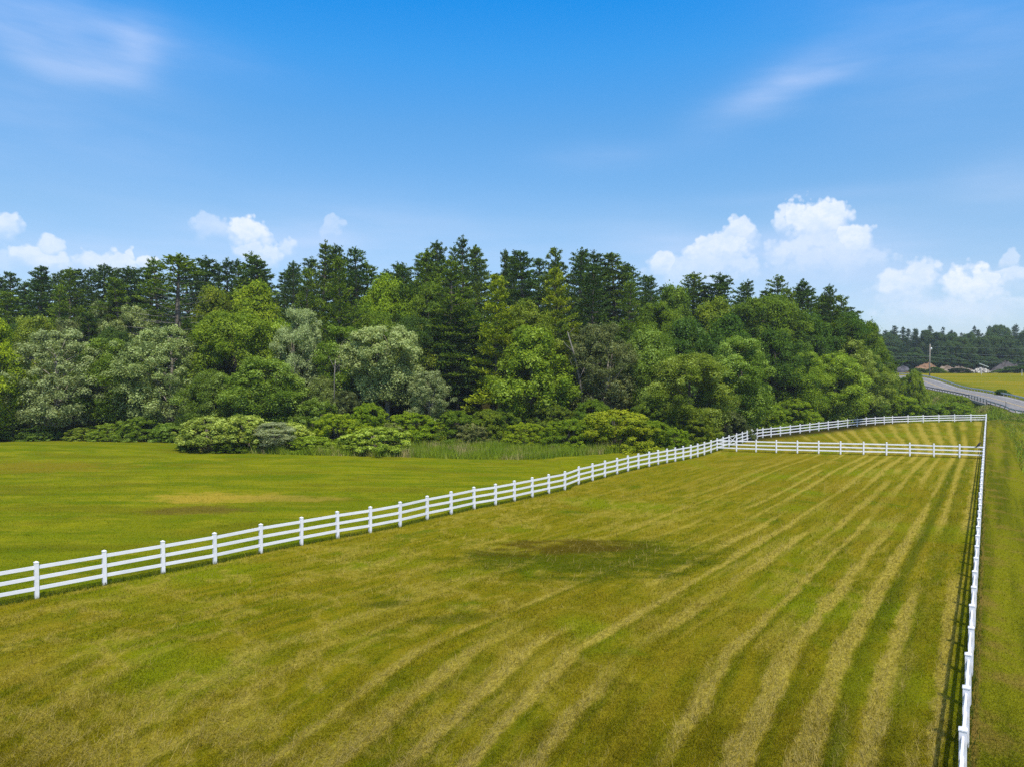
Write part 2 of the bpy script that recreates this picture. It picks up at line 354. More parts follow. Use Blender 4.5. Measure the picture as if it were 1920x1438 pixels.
# ------------------------------------------------------------------ turf colour (shared by the ground sheet and the blades on it)
def turf(t):
    P = t.n('ShaderNodeNewGeometry').outputs['Position']
    z = t.n('ShaderNodeAttribute', attribute_name='zone'); zc = t.n('ShaderNodeSeparateColor'); t.t.links.new(z.outputs['Color'], zc.inputs[0])
    pad, wood, rough, fld = zc.outputs[0], zc.outputs[1], zc.outputs[2], z.outputs['Alpha']
    uv = t.attr('mow', 'Vector'); u, v, _ = t.xyz(uv)
    px, py, pz = t.xyz(P)
    big = t.noise(P, .055, 4, .6); mid = t.noise(P, .33, 4, .6); fine = t.noise(P, 2.6, 5, .7); grain = t.noise(P, 11, 4, .75)
    # --- lawn
    strk = t.noise(t.vscale(P, (.12, .75, 1)), .55, 4, .6)
    lawn = t.mix(t.step(mid, .3, .7), (.122, .142, .009), (.182, .184, .011))
    lawn = t.mix(t.step(strk, .38, .62), lawn, (.095, .128, .006)); lawn = t.mix(t.step(big, .5, .72, 0, .7), lawn, (.175, .165, .012))
    lawn = t.mix(t.step(t.noise(P, .16, 3, .6), .56, .70, 0, .6), lawn, (.150, .175, .006))
    lawn = t.mix(t.step(t.noise(t.vscale(P, (.35, 1, 1)), .9, 5, .65), .48, .68, 0, .6), lawn, (.225, .20, .022)); lawn = t.mix(t.step(t.noise(t.vscale(P, (.4, 1, 1)), .23, 4, .6), .50, .66, 0, .55), lawn, (.110, .105, .010))
    def spot(cx, cy, rx, ry, ang=0.):
        ca, sa = math.cos(ang), math.sin(ang)
        a = t.m('SUBTRACT', px, cx); b = t.m('SUBTRACT', py, cy)
        p = t.m('MULTIPLY', t.m('ADD', t.m('MULTIPLY', a, ca), t.m('MULTIPLY', b, sa)), 1/rx)
        q = t.m('MULTIPLY', t.m('SUBTRACT', t.m('MULTIPLY', b, ca), t.m('MULTIPLY', a, sa)), 1/ry)
        r = t.m('ADD', t.m('MULTIPLY', p, p), t.m('MULTIPLY', q, q))
        return t.step(t.m('ADD', r, t.m('MULTIPLY', t.m('SUBTRACT', t.noise(t.vscale(P, (1, 1.8, 1)), .36, 6, .74), .5), 4.8)), 1.25, .1)
    g = on_plane(395, 934); lawn = t.mix(t.m('MULTIPLY', spot(g.x, g.y, 5.4, 2.5), .9), lawn, (.31, .225, .05))
    g = on_plane(540, 935); lawn = t.mix(t.m('MULTIPLY', spot(g.x, g.y, 4.5, 1.6), .7), lawn, (.25, .19, .05))
    g = on_plane(378, 957); lawn = t.mix(t.m('MULTIPLY', spot(g.x, g.y, 4.2, 1.7), .8), lawn, (.115, .085, .025))
    g = on_plane(60, 880); lawn = t.mix(t.m('MULTIPLY', spot(g.x, g.y, 10, 4), .7), lawn, (.165, .125, .018))
    # --- mown paddock: windrows of dry hay along the mowing direction
    hay, groove, thatch = t.xyz(t.attr('hay', 'Vector'))
    sl1 = t.noise(t.comb(t.m('MULTIPLY', u, 2.3), t.m('MULTIPLY', v, .30)), 1., 4, .62)
    sl2 = t.noise(t.comb(t.m('MULTIPLY', u, .8), t.m('MULTIPLY', v, .07)), 1., 3, .6)
    patch = t.noise(P, .24, 5, .62, .6)
    pc = t.mix(t.step(sl1, .32, .68), (.100, .108, .005), (.185, .155, .011))
    pc = t.mix(t.step(sl2, .45, .68, 0, .6), pc, (.215, .165, .022))
    pc = t.mix(t.step(big, .40, .64, 0, .55), pc, (.165, .122, .014))
    pc = t.mix(t.step(patch, .54, .72, 0, .85), pc, (.085, .118, .006)); pc = t.mix(t.step(patch, .44, .30, 0, .5), pc, (.24, .185, .040))
    green = t.step(t.noise(P, .11, 3, .5), .50, .68, 0, .75); pc = t.mix(green, pc, (.135, .168, .006))
    tan = t.mix(t.step(t.noise(t.comb(t.m('MULTIPLY', u, 9.), t.m('MULTIPLY', v, 3.)), 1., 4, .7), .3, .7), (.20, .155, .032), (.38, .30, .095))
    pc = t.mix(t.m('MULTIPLY', groove, .65), pc, (.070, .092, .006))
    pc = t.mix(t.m('MULTIPLY', hay, .88), pc, tan)
    pc = t.mix(t.m('MULTIPLY', thatch, .6), pc, tan)
    def line(u0, wd, k):
        q = t.m('MULTIPLY', t.m('ADD', t.m('SUBTRACT', u, u0), t.m('MULTIPLY', t.m('SUBTRACT', fine, .5), .35)), 1/wd)
        return t.m('MULTIPLY', t.step(t.m('ABSOLUTE', q), 1.1, .2), k)
    gap = t.step(t.noise(t.comb(0., t.m('MULTIPLY', v, .06)), 1., 2), .35, .55, .35, 1.)
    pc = t.mix(t.m('MULTIPLY', line(2.62, .34, .75), gap), pc, (.062, .078, .007))
    pc = t.mix(line(1.5, .5, .35), pc, (.075, .085, .008))
    g = on_plane(1110, 1045); pc = t.mix(t.m('MULTIPLY', spot(g.x, g.y, 7.8, 4.3, .25), .85), pc, (.052, .068, .004))
    g = on_plane(1055, 1025); pc = t.mix(t.m('MULTIPLY', spot(g.x, g.y, 4.4, 2.0, .1), .6), pc, (.075, .042, .010))
    g = on_plane(745, 1130); pc = t.mix(t.m('MULTIPLY', spot(g.x, g.y, 1.5, .5, .2), .7), pc, (.055, .065, .008))
    g = on_plane(850, 1160); pc = t.mix(t.m('MULTIPLY', spot(g.x, g.y, 1.8, .6, .2), .6), pc, (.06, .07, .008))
    # uncut green strip under the left fence and cross fence, and the strip right of the right fence
    out = t.m('LESS_THAN', u, .02)
    rs = t.mix(t.step(t.noise(t.comb(t.m('MULTIPLY', u, .9), t.m('MULTIPLY', v, .03)), 1., 3), .4, .62), (.078, .088, .008), (.150, .148, .012))
    rs = t.mix(t.step(t.noise(t.vscale(P, (1.2, .7, 1)), .5, 5, .65), .50, .68, 0, .75), rs, (.175, .125, .045))
    lawn = t.mix(t.m('MULTIPLY', out, t.step(px, 5, 7)), lawn, rs)
    lawn = t.mix(t.m('MULTIPLY', line(-.16, .14, .55), 1.), lawn, (.17, .11, .055))
    # --- rough ground, hay field beyond the road, floor of the wood
    ro = t.mix(t.step(mid, .35, .65), (.060, .085, .008), (.120, .125, .014)); ro = t.mix(t.step(fine, .5, .75, 0, .6), ro, (.05, .055, .012))
    fs = t.noise(t.vscale(P, (.04, .35, 1)), .5, 4, .6)
    fc = t.mix(t.step(fs, .36, .64), (.135, .145, .012), (.235, .175, .022)); fc = t.mix(t.step(big, .45, .65, 0, .5), fc, (.11, .14, .012))
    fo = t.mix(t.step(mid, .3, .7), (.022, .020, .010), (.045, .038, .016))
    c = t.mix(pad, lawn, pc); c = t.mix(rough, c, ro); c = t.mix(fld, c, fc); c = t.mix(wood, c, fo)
    c = t.mix(1., c, t.mix(t.step(grain, .25, .75), (.54, .58, .29), (1.04, 1.02, .55)), 'MULTIPLY')
    return c, fine, grain
mGround, t = new_mat('turf'); c, fine, grain = turf(t)
finish(t, c, .9, .0, t.m('ADD', t.m('MULTIPLY', fine, .8), t.m('MULTIPLY', grain, .35)), .55, .12)
mBlade, t = new_mat('grass_blades'); c, fine, grain = turf(t)
c = t.mix(1., c, t.mix(t.attr('leaf'), (.80, .83, .75), (1.26, 1.2, 1.25)), 'MULTIPLY')
finish(t, c, .8, .0, translucent=.25)

# ------------------------------------------------------------------ ground sheet
def build_ground():
    ys = [4.0]
    while ys[-1] < 330: ys.append(ys[-1] + max(.22, ys[-1]*.0085))
    while ys[-1] < 6000: ys.append(ys[-1]*1.12)
    ys = np.array(ys); tn = np.concatenate([np.linspace(-2.2, -.84, 40), np.linspace(-.82, .84, 560), np.linspace(.86, 2.2, 40)])
    Y, T = np.meshgrid(ys, tn, indexing='ij'); X = Y*T
    Z = G(X, Y); nr, nc = X.shape
    V = np.stack([X, Y, Z], -1).reshape(-1, 3)
    # skirt towards and behind the camera so that the sheet goes on under it
    i = np.arange(nr-1)[:, None]*nc; j = np.arange(nc-1)[None]; a = (i+j).ravel()
    F = np.stack([a, a+1, a+nc+1, a+nc], 1)
    u, v = mow(X.ravel(), Y.ravel())
    zn = zones(X.ravel(), Y.ravel())
    b = len(V); first = np.arange(nc)
    ex = np.stack([V[:nc, 0]*40, np.full(nc, -150.), np.full(nc, -.1)], 1)
    V = np.vstack([V, ex]); F2 = np.stack([b+first[:-1], b+first[1:], first[1:], first[:-1]], 1); F = np.vstack([F, F2])
    u2, v2 = mow(ex[:, 0], ex[:, 1]); zn = np.vstack([zn, np.tile([0, 0, 0, 0], (nc, 1))])
    me = np_mesh('ground', V, F, mGround, {'zone': ('FLOAT_COLOR', zn), 'mow': ('FLOAT_VECTOR', np.stack([np.r_[u, u2], np.r_[v, v2], 0*np.r_[v, v2]], 1)), 'hay': ('FLOAT_VECTOR', np.stack(hayf(np.r_[u, u2], np.r_[v, v2]), 1))}, True)
    tag(link(bpy.data.objects.new('ground', me)), kind='structure')
build_ground()

# ------------------------------------------------------------------ grass as blades (stuff)
rng = np.random.default_rng(7)
def blades(name, X, Y, h, wdt, lean, mat, dirn=None, lift=0.):
    n = len(X); Z = G(X, Y)+lift; a = rng.uniform(0, 2*PI, n) if dirn is None else dirn
    b = rng.uniform(0, 2*PI, n); hh = h*rng.uniform(.55, 1.25, n)
    sx, sy = np.cos(b)*wdt/2, np.sin(b)*wdt/2
    ln = lean*rng.uniform(.3, 1.3, n)
    tx, ty, tz = X+np.cos(a)*np.sin(ln)*hh, Y+np.sin(a)*np.sin(ln)*hh, Z+np.cos(ln)*hh
    V = np.empty((n, 3, 3)); V[:, 0] = np.stack([X-sx, Y-sy, Z-.01], 1); V[:, 1] = np.stack([X+sx, Y+sy, Z-.01], 1); V[:, 2] = np.stack([tx, ty, tz], 1)
    u, v = mow(X, Y); zn = zones(X, Y)
    rep = lambda q: np.repeat(q, 3, 0)
    me = np_mesh(name, V.reshape(-1, 3), np.arange(n*3).reshape(-1, 3), mat,
                 {'leaf': ('FLOAT', rep(rng.uniform(0, 1, n))), 'zone': ('FLOAT_COLOR', rep(zn)), 'mow': ('FLOAT_VECTOR', rep(np.stack([u, v, 0*u], 1))), 'hay': ('FLOAT_VECTOR', rep(np.stack(hayf(u, v), 1)))})
    return tag(link(bpy.data.objects.new(name, me)), kind='stuff')
def scatter(n, y0, y1, x0=40, x1=1950, power=1.6):
    """random ground points with a density that falls with distance"""
    q = rng.uniform(0, 1, n); Y = 1/((1-q)/y0**power + q/y1**power)**(1/power)
    T = rng.uniform(-.78, .78, n); return Y*T, Y
X, Y = scatter(620000, 14, 78)
k = road_q(X, Y)[0] > 6; X, Y = X[k], Y[k]
far = np.clip(Y/22, 1, 2.6)
u, v = mow(X, Y); pm = paddock_mask(X, Y) > .5; hy, gr, th = hayf(u, v)
tall = np.where(pm, 1+.8*fbm(u*1.1, v*.4, 41, 3)+.5*fbm(X*1.6, Y*1.6, 43, 2)+.5*gr-.3*hy, .75+.4*fbm(X*.7, Y*.7, 45, 3))
blades('short_grass', X, Y, .085*far**.35*np.clip(tall, .4, 2.4), .015*far, .95, mBlade)
# hay straws lying along the windrows
mStraw, t = new_mat('dry_straw'); lf = t.attr('leaf')
finish(t, t.mix(lf, (.13, .105, .018), (.30, .23, .06)), .7, .2, translucent=.1)
X, Y = scatter(900000, 14, 70); u, v = mow(X, Y); k = paddock_mask(X, Y) > .5; X, Y, u, v = X[k], Y[k], u[k], v[k]
hy, gr, th = hayf(u, v); k = rng.uniform(0, 1, len(X)) < .006+.19*np.maximum(hy, .6*th); X, Y, u, v, hy = X[k], Y[k], u[k], v[k], hy[k]
da = math.atan2(rfd.y, rfd.x)+rng.normal(0, .55, len(X))+1.5*fbm(u*.5, v*.3, 51, 2)+rng.integers(0, 2, len(X))*PI
blades('loose_hay', X, Y, .26*np.clip(Y/24, 1, 1.6), .012*np.clip(Y/22, 1, 2.6), 1.36, mStraw, da, rng.uniform(0, .07, len(X))*hy)

# ------------------------------------------------------------------ fences
def make_post(p, fd, parent, h=1.50):
    rz = math.atan2(fd.y, fd.x); r_ = random.Random(int(p[0]*991+p[1]*37)); up = Vector((r_.uniform(-.012, .012), r_.uniform(-.012, .012), 1)).normalized(); ax = (Vector((math.cos(rz), math.sin(rz), 0)), Vector((-math.sin(rz), math.cos(rz), 0)), up)
    mb = MB(); mb.box(Vector(p)+up*(h/2-.1), (.075, .075, h/2+.1-.012), ax); po = mb.build('post', mPost, parent)
    c = MB(); b = Vector(p)+up*(h-.012); c.box(b+up*.017, (.086, .086, .015), ax); n0 = len(c.v)
    top = b+up*.085
    c.v += [b+up*.034+ax[0]*i*.086+ax[1]*j*.086 for i, j in ((-1, -1), (1, -1), (1, 1), (-1, 1))] + [top]
    c.f += [[n0+i, n0+(i+1) % 4, n0+4] for i in range(4)]
    c.build('post_cap', mVinyl, po); return po
def fence(P, label, skip=(), ends=(True, True), shift=None):
    root = empty('paddock_fence', P[0]); tag(root, label, 'fence', 'white rail fences round the paddock')
    inv = Matrix.Translation(-Vector(P[0]))
    n = len(P); kids = []
    for i, p in enumerate(P):
        if (i == 0 and not ends[0]) or (i == n-1 and not ends[1]): continue
        d = (P[min(i+1, n-1)]-P[max(i-1, 0)]); d.z = 0
        kids.append(make_post(Vector(p)-Vector(P[0]), d.normalized(), root))
    for z in (1.30, .86, .42):
        i = 0
        while i < n-1:
            j = min(i+2, n-1)
            mb = MB()
            for k in range(i, j):
                if k in skip: continue
                a, b = Vector(P[k])-Vector(P[0]), Vector(P[k+1])-Vector(P[0]); d = (b-a).normalized()
                jz = random.Random(k*7+int(z*100)).uniform(-.012, .012)
                mb.beam(a+d*.07+Vector((0, 0, z+jz)), b-d*.07+Vector((0, 0, z-jz)), .045, .145)
            if mb.v: mb.build('rail', mVinyl, root)
            i = j
    return root
fence(LP, 'long white three-rail fence crossing the grass from the left side to the junction', ends=(True, True))
fence(BP, 'white three-rail fence curving in front of the trees behind the paddock', skip=(2,), ends=(False, True))
fence(CP, 'straight white three-rail fence across the mown paddock, nearly level in the view', ends=(False, False))
fence(RP[1:], 'white three-rail fence on the right, running away from below and seen edge-on', ends=(True, True))
fr = MB(); fr.beam(BP[0], BP[1], .01, .01)
def short_run(a, b):                                          # last span of the right fence up to the corner post belongs to that fence
    root = [o for o in COL.objects if o.name.startswith('paddock_fence')][-1]
    for z in (1.30, .86, .42):
        o = Vector(root.location); d = (b-a).normalized()
        MB().beam(a+d*.07+Vector((0, 0, z))-o, b-d*.07+Vector((0, 0, z))-o, .045, .145).build('rail', mVinyl, root)
short_run(RP[0], RP[1])
# small gate with crossed braces where the cross fence meets the back fence
def gate(a, b):
    d = (b-a).normalized(); root = empty('gate', a); tag(root, 'small white gate with crossed braces set in the fence before the trees', 'gate')
    L = (b-a).length; q = lambda s, z: d*(.12+s*(L-.24))+Vector((0, 0, z))
    fr = MB()
    for z in (.3, 1.3): fr.beam(q(0, z), q(1, z), .05, .10)
    for s in (0, 1): fr.box(q(s, .8), (.05, .03, .55), (d, Vector((-d.y, d.x, 0)), Vector((0, 0, 1))))
    fr.build('gate_frame', mVinyl, root)
    MB().beam(q(.04, .38), q(.96, 1.22), .03, .09).build('brace', mVinyl, root)
    n3 = Vector((-d.y, d.x, 0))*.035
    MB().beam(q(.04, 1.22)+n3, q(.96, .38)+n3, .03, .09).build('brace', mVinyl, root)
gate(BP[2], BP[3])

# ------------------------------------------------------------------ trees
def unit(v): return v/np.maximum(np.linalg.norm(v, axis=-1, keepdims=True), 1e-9)
def leaves_from(C, R, cl, n_per, size, rg, flat=.92, up=.12, aspect=1.7):
    """leaf diamonds on the shells of clumps; returns verts, faces, attributes"""
    N = len(C)*n_per; ci = np.repeat(np.arange(len(C)), n_per)
    d = unit(rg.normal(size=(N, 3))); d[:, 2] = np.where(d[:, 2] < -.62, -d[:, 2]*.6, d[:, 2])
    rr = R[ci][:, None]*rg.uniform(.35, 1.12, (N, 1))**.6*np.where(rg.uniform(0, 1, (N, 1)) < .1, 1.45, 1); p = C[ci]+d*rr*np.array([1, 1, flat])
    nrm = unit(d*1.0+np.array([0, 0, up])+rg.normal(size=(N, 3))*.5)
    t1 = unit(np.cross(nrm, rg.normal(size=(N, 3)))); t2 = np.cross(nrm, t1)
    s = size*rg.uniform(.55, 1.35, (N, 1))
    V = np.stack([p-t1*s*aspect*.5, p+t2*s*.5+nrm*s*.12, p+t1*s*aspect*.5, p-t2*s*.5+nrm*s*.12], 1)
    return V.reshape(-1, 3), np.arange(N*4).reshape(-1, 4), np.repeat(rg.uniform(0, 1, N), 4), np.repeat(cl[ci], 4), np.repeat(rg.uniform(0, 1, N), 4)
def limb_tubes(mb, p, q, r0, r1, rg, sag=.12, n=4, sides=5):
    p, q = np.array(p), np.array(q); L = np.linalg.norm(q-p); pts = []
    off = rg.normal(size=3)*L*.06
    for i in range(n+1):
        f = i/n; x = p+(q-p)*f+off*math.sin(PI*f)+np.array([0, 0, L*sag*math.sin(PI*f)*.6]); pts.append(x)
    mb.tube(pts, [r0+(r1-r0)*i/n for i in range(n+1)], sides, False)
def broadleaf(seed, H=16., W=11., trunk_h=.22, nclump=120, n_per=170, size=.34, profile='round', clump=.115, open_=0., bark=None, forks=1):
    nclump = int(nclump*1.9); n_per = int(n_per*.56); clump *= .76
    rg = np.random.default_rng(seed); C = []; z0 = trunk_h*H
    lump = [(rg.uniform(0, 2*PI), rg.uniform(.1, 1), rg.uniform(.55, 1.32)) for _ in range(11)]
    holes = [(rg.uniform(0, 2*PI), rg.uniform(.05, .95)) for _ in range(9 if profile != 'dome' else 3)]
    while len(C) < nclump:
        f = rg.uniform(0, 1); a = rg.uniform(0, 2*PI)
        if any(abs((a-ha+PI) % (2*PI)-PI) < .42 and abs(f-hf) < .085 for ha, hf in holes) and rg.uniform() < .85: continue
        pr = {'round': math.sin(PI*min(1, max(.0, f*.86+.10)))**.62, 'oval': math.sin(PI*(f*.84+.09))**.75, 'cone': (1-f)**.6*min(1, f*5+.55), 'dome': (max(0, 1-f**2.6))**.5*.98+.04,
              'vase': (.42+.7*f)*math.sqrt(max(0, 1-max(0, (f-.62)/.38)**2))+.08}[profile]
        m = 1
        for la, lf, lm in lump:
            m *= 1+(lm-1)*math.exp(-((f-lf)/.16)**2)*max(0, math.cos(a-la))**2
        r = W/2*pr*m*(rg.uniform(.25, 1)**.45)*(rg.uniform(1.1, 1.28) if rg.uniform() < .13 else 1)
        C.append((r*math.cos(a), r*math.sin(a), z0+(H-z0)*f*.95*rg.uniform(.96, 1.04)))
    C = np.array(C); R = clump*H*rg.uniform(.5, 1.4, nclump)*(1-.35*(C[:, 2]-z0)/(H-z0)); cl = rg.uniform(0, 1, nclump)
    mb = MB()
    for k in range(forks):
        ba = rg.uniform(0, 2*PI); lean = (.02 if forks == 1 else .09)*H
        top = np.array([math.cos(ba)*lean, math.sin(ba)*lean, H*.78]); b0 = np.array([math.cos(ba)*.2*(forks > 1), math.sin(ba)*.2*(forks > 1), -.3])
        pts = [b0+(top-b0)*f+np.array([math.sin(f*5+ba)*.02*H*f, math.cos(f*4+ba)*.02*H*f, 0]) for f in np.linspace(0, 1, 8)]
        r = .021*H/math.sqrt(forks); mb.tube(pts, [r*1.35*(1-f)**.8+.03 for f in np.linspace(0, .96, 8)], 8, False)
        for i in rg.choice(nclump, min(nclump, int(26/forks)), replace=False):
            c = C[i]; zz = max(z0*.7, c[2]-np.hypot(c[0], c[1])*rg.uniform(.5, 1.1)); f = min(.95, zz/(H*.78)); s = b0+(top-b0)*f
            limb_tubes(mb, s, c, r*.42*(1-f*.7), .02, rg)
    V, F, lf, cc, pl = leaves_from(C, R, cl, int(n_per*3.7), size*.45, rg)
    if open_: 
        keep = rg.uniform(0, 1, len(F)) > open_; F = F[keep]; V = V[F.ravel()]; lf, cc, pl = lf[F.ravel()], cc[F.ravel()], pl[F.ravel()]; F = np.arange(len(V)).reshape(-1, 4)
    me = np_mesh('crown', V, F, mLeaf, {'leaf': ('FLOAT', lf), 'clump': ('FLOAT', cc), 'pale': ('FLOAT', pl)})
    tr = bpy.data.meshes.new('trunk'); tr.from_pydata([tuple(v) for v in mb.v], [], mb.f); tr.polygons.foreach_set('use_smooth', [True]*len(tr.polygons)); tr.materials.append(bark or mBark)
    wx = np.percentile(np.hypot(V[:, 0], V[:, 1]), 95)*2
    return dict(H=float(V[:, 2].max()), W=float(wx), parts=[('crown', me), ('trunk', tr)])
def pine(seed, H=28., W=10., base=.2, dens=1., dead=0., ragged=.35, size=1., tier=1.):
    rg = np.random.default_rng(seed); mb = MB(); db = MB()
    ba = rg.uniform(0, 2*PI); bend = .012*H
    axis = lambda z: np.array([math.sin(z/H*3+ba)*bend, math.cos(z/H*2.4+ba)*bend, z])
    zs = np.linspace(-.3, H*.985, 12); mb.tube([axis(z) for z in zs], [.014*H*(1-max(z, 0)/H)**.85+.025 for z in zs], 7, False)
    TP, TD, TC, TS = [], [], [], []
    z = base*H; sect = rg.uniform(.7, 1.2, 8)
    while z < H*.985:
        f = (z-base*H)/(H-base*H); nb = rg.integers(4, 7); a0 = rg.uniform(0, 2*PI)
        prof = 1.04*(1-f)**.84*min(1, .55+f*2.4); wl = rg.uniform(1-ragged*.5, 1+ragged*.25)
        for b in range(nb):
            if rg.uniform() < .10: continue
            a = a0+2*PI*b/nb+rg.normal()*.25; L = W/2*prof*wl*rg.uniform(1-ragged*1.25, 1+ragged*.55)*sect[int(a/(2*PI)*8) % 8]+.30+.35*(f > .88)
            el = math.radians(-4+10*rg.uniform()+46*f**2.3)
            s = axis(z); dirh = np.array([math.cos(a)*math.cos(el), math.sin(a)*math.cos(el), math.sin(el)]); up3 = np.array([0, 0, 1.])
            if f < dead*rg.uniform(.84, 1.06):
                e = s+dirh*L; db.tube([s, s+dirh*L*.5-up3*.02*L, e+up3*.05*L], [.04, .026, .008], 4, False)
                for _ in range(3):
                    g = rg.uniform(.35, .9); ss = s+dirh*L*g; lat = np.array([-math.sin(a), math.cos(a), .2])*rg.choice([-1, 1]); db.tube([ss, ss+(lat+dirh)*L*.16], [.016, .005], 3, False)
                continue
            mb.tube([s, s+dirh*L*.55+up3*.03*L, s+dirh*L+up3*.12*L], [.05+.006*L, .035, .012], 4, False)
            lat = np.array([-math.sin(a), math.cos(a), 0.]); cl = rg.uniform()
            for k in range(max(7, int(L*7.5*dens))):
                g = rg.uniform(.10, 1)**.62; spread = (.42*L*(1-abs(g-.62)*1.15)+.10)*rg.uniform(-1, 1)
                TP.append(s+dirh*L*g+lat*spread+up3*(.12*L*g*g+rg.normal()*.05+.05*abs(spread)))
                TD.append(unit(dirh*.8+lat*np.sign(spread)*min(1, abs(spread))*.7+up3*(.45+f*.4))); TC.append(cl); TS.append(1-.3*f)
        z += rg.uniform(.8, 1.2)*(1.4-.6*f)*H/28*tier
    for k in range(8): TP.append(axis(H*(.955+.008*k))); TD.append(np.array([rg.normal()*.3, rg.normal()*.3, 1.])); TC.append(.5); TS.append(.8)
    TP, TD, TC, TS = np.array(TP), unit(np.array(TD)), np.array(TC), np.array(TS)
    m = 7; N = len(TP)*m; i = np.repeat(np.arange(len(TP)), m)
    d = unit(TD[i]+rg.normal(size=(N, 3))*.62*np.array([1, 1, .6])); L = (.50*rg.uniform(.6, 1.35, N)*TS[i]*size)[:, None]
    p = TP[i]+rg.normal(size=(N, 3))*.10
    sd = unit(np.cross(d, rg.normal(size=(N, 3))+np.array([0, 0, 1.3])))*(.085*size)
    V = np.stack([p-sd*.6, p+d*L*.55-sd, p+d*L, p+d*L*.55+sd], 1).reshape(-1, 3)
    me = np_mesh('crown', V, np.arange(N*4).reshape(-1, 4), mNeedle, {'leaf': ('FLOAT', np.repeat(rg.uniform(0, 1, N), 4)), 'clump': ('FLOAT', np.repeat(TC[i], 4)), 'pale': ('FLOAT', np.repeat(np.full(N, 2.), 4))})
    tr = bpy.data.meshes.new('trunk'); tr.from_pydata([tuple(v) for v in mb.v], [], mb.f); tr.materials.append(mBark)
    parts = [('crown', me), ('trunk', tr)]
    if db.v:
        dm = bpy.data.meshes.new('dead_branches'); dm.from_pydata([tuple(v) for v in db.v], [], db.f); dm.materials.append(mDead); parts.append(('dead_branch', dm))
    return dict(H=float(V[:, 2].max()), W=float(np.percentile(np.hypot(V[:, 0], V[:, 1]), 96))*2, parts=parts)
KIND = {
 'pine': [pine(11, 28, 12.5), pine(12, 28, 11, .25, ragged=.5), pine(13, 28, 14, .15, ragged=.3), pine(14, 28, 11.5, .25, .9, ragged=.55), pine(15, 28, 14.5, .1, ragged=.45), pine(16, 28, 10, .2, .95)],
 'deadpine': [pine(21, 28, 14, .12, 1., dead=.84)],
 'layerpine': [pine(31, 22, 11.5, .06, 1.5, ragged=.4, tier=1.35), pine(32, 22, 10, .1, 1.5, ragged=.35, tier=1.3)],
 'round': [broadleaf(41, 16, 12, .16, 130, 190), broadleaf(42, 16, 11, .14, 120, 200, .36, 'round', .12), broadleaf(43, 16, 13, .2, 140, 170, .33, 'round', .105)],
 'oval': [broadleaf(51, 16, 9.5, .1, 125, 200, .33, 'oval', .105), broadleaf(52, 16, 9, .08, 120, 200, .33, 'oval', .11)],
 'airy': [broadleaf(61, 16, 12.5, .16, 150, 110, .34, 'round', .085, .1, mBarkPale), broadleaf(62, 16, 13, .14, 170, 110, .34, 'round', .08, .1, mBarkPale), broadleaf(63, 16, 10, .2, 120, 105, .34, 'oval', .085, .12, mBarkPale, 2)],
 'vase': [broadleaf(71, 16, 12.5, .36, 150, 140, .36, 'vase', .085, .05, mBarkPale)],
 'bigleaf': [broadleaf(81, 16, 12, .12, 110, 130, .46, 'round', .125), broadleaf(82, 16, 11, .12, 115, 130, .46, 'oval', .12)],
 'shrub': [broadleaf(91, 5, 6.5, .02, 150, 90, .23, 'dome', .115, 0, None, 3), broadleaf(92, 5, 6, .02, 150, 90, .23, 'dome', .12, 0, None, 3), broadleaf(93, 5, 7, .02, 170, 85, .22, 'dome', .11, 0, None, 4)],
 'sumac': [broadleaf(95, 5, 7, .26, 120, 95, .30, 'dome', .11, 0, mBarkPale, 5), broadleaf(96, 5, 6.5, .22, 110, 95, .30, 'dome', .115, 0, mBarkPale, 5)],
}
NAMES = {'pine': 'pine_tree', 'deadpine': 'pine_tree', 'layerpine': 'pine_tree', 'shrub': 'shrub', 'sumac': 'shrub'}
TR = random.Random(5)
def plant(kind, x, ytop, wpx, Y, col, pale, label, group=None, proto=None, rz=None):
    pr = KIND[kind]; p = pr[TR.randrange(len(pr)) if proto is None else proto]
    top = at_depth(x, ytop, Y); gz = ground_z(top.x, Y); h = max(1.0, top.z-gz)
    sz = h/p['H']; sx = wpx/FPX*Y/p['W'] if wpx else sz*TR.uniform(.9, 1.15)
    nm = NAMES.get(kind, 'broadleaf_tree'); root = empty(nm, (top.x, Y, gz), TR.uniform(0, 2*PI) if rz is None else rz, (sx, sx, sz)); root.rotation_euler = (TR.uniform(-.035, .035), TR.uniform(-.035, .035), root.rotation_euler.z)
    tag(root, label, {'pine_tree': 'pine', 'shrub': 'shrub'}.get(nm, 'tree'), group)
    for pn, me in p['parts']:
        o = link(bpy.data.objects.new(pn, me), root)
        j = TR.uniform(.9, 1.1); o.color = (col[0]*j, col[1]*j*TR.uniform(.97, 1.03), col[2], pale)
    return root
# colours (linear reflectance of the leaves)
PIND, PINM, PINL = (.056, .102, .015), (.108, .165, .014), (.200, .250, .012)
DK, MD, BR, YG, GREY, OL = (.066, .130, .010), (.122, .190, .012), (.175, .255, .011), (.200, .268, .012), (.175, .215, .068), (.160, .210, .014)
T = plant
GF, GS, GM, GD, GB = 'trees along the front of the wood', 'pines along the skyline of the wood', 'trees in the middle of the wood', 'trees deep in the wood', 'shrubs in front of the wood'
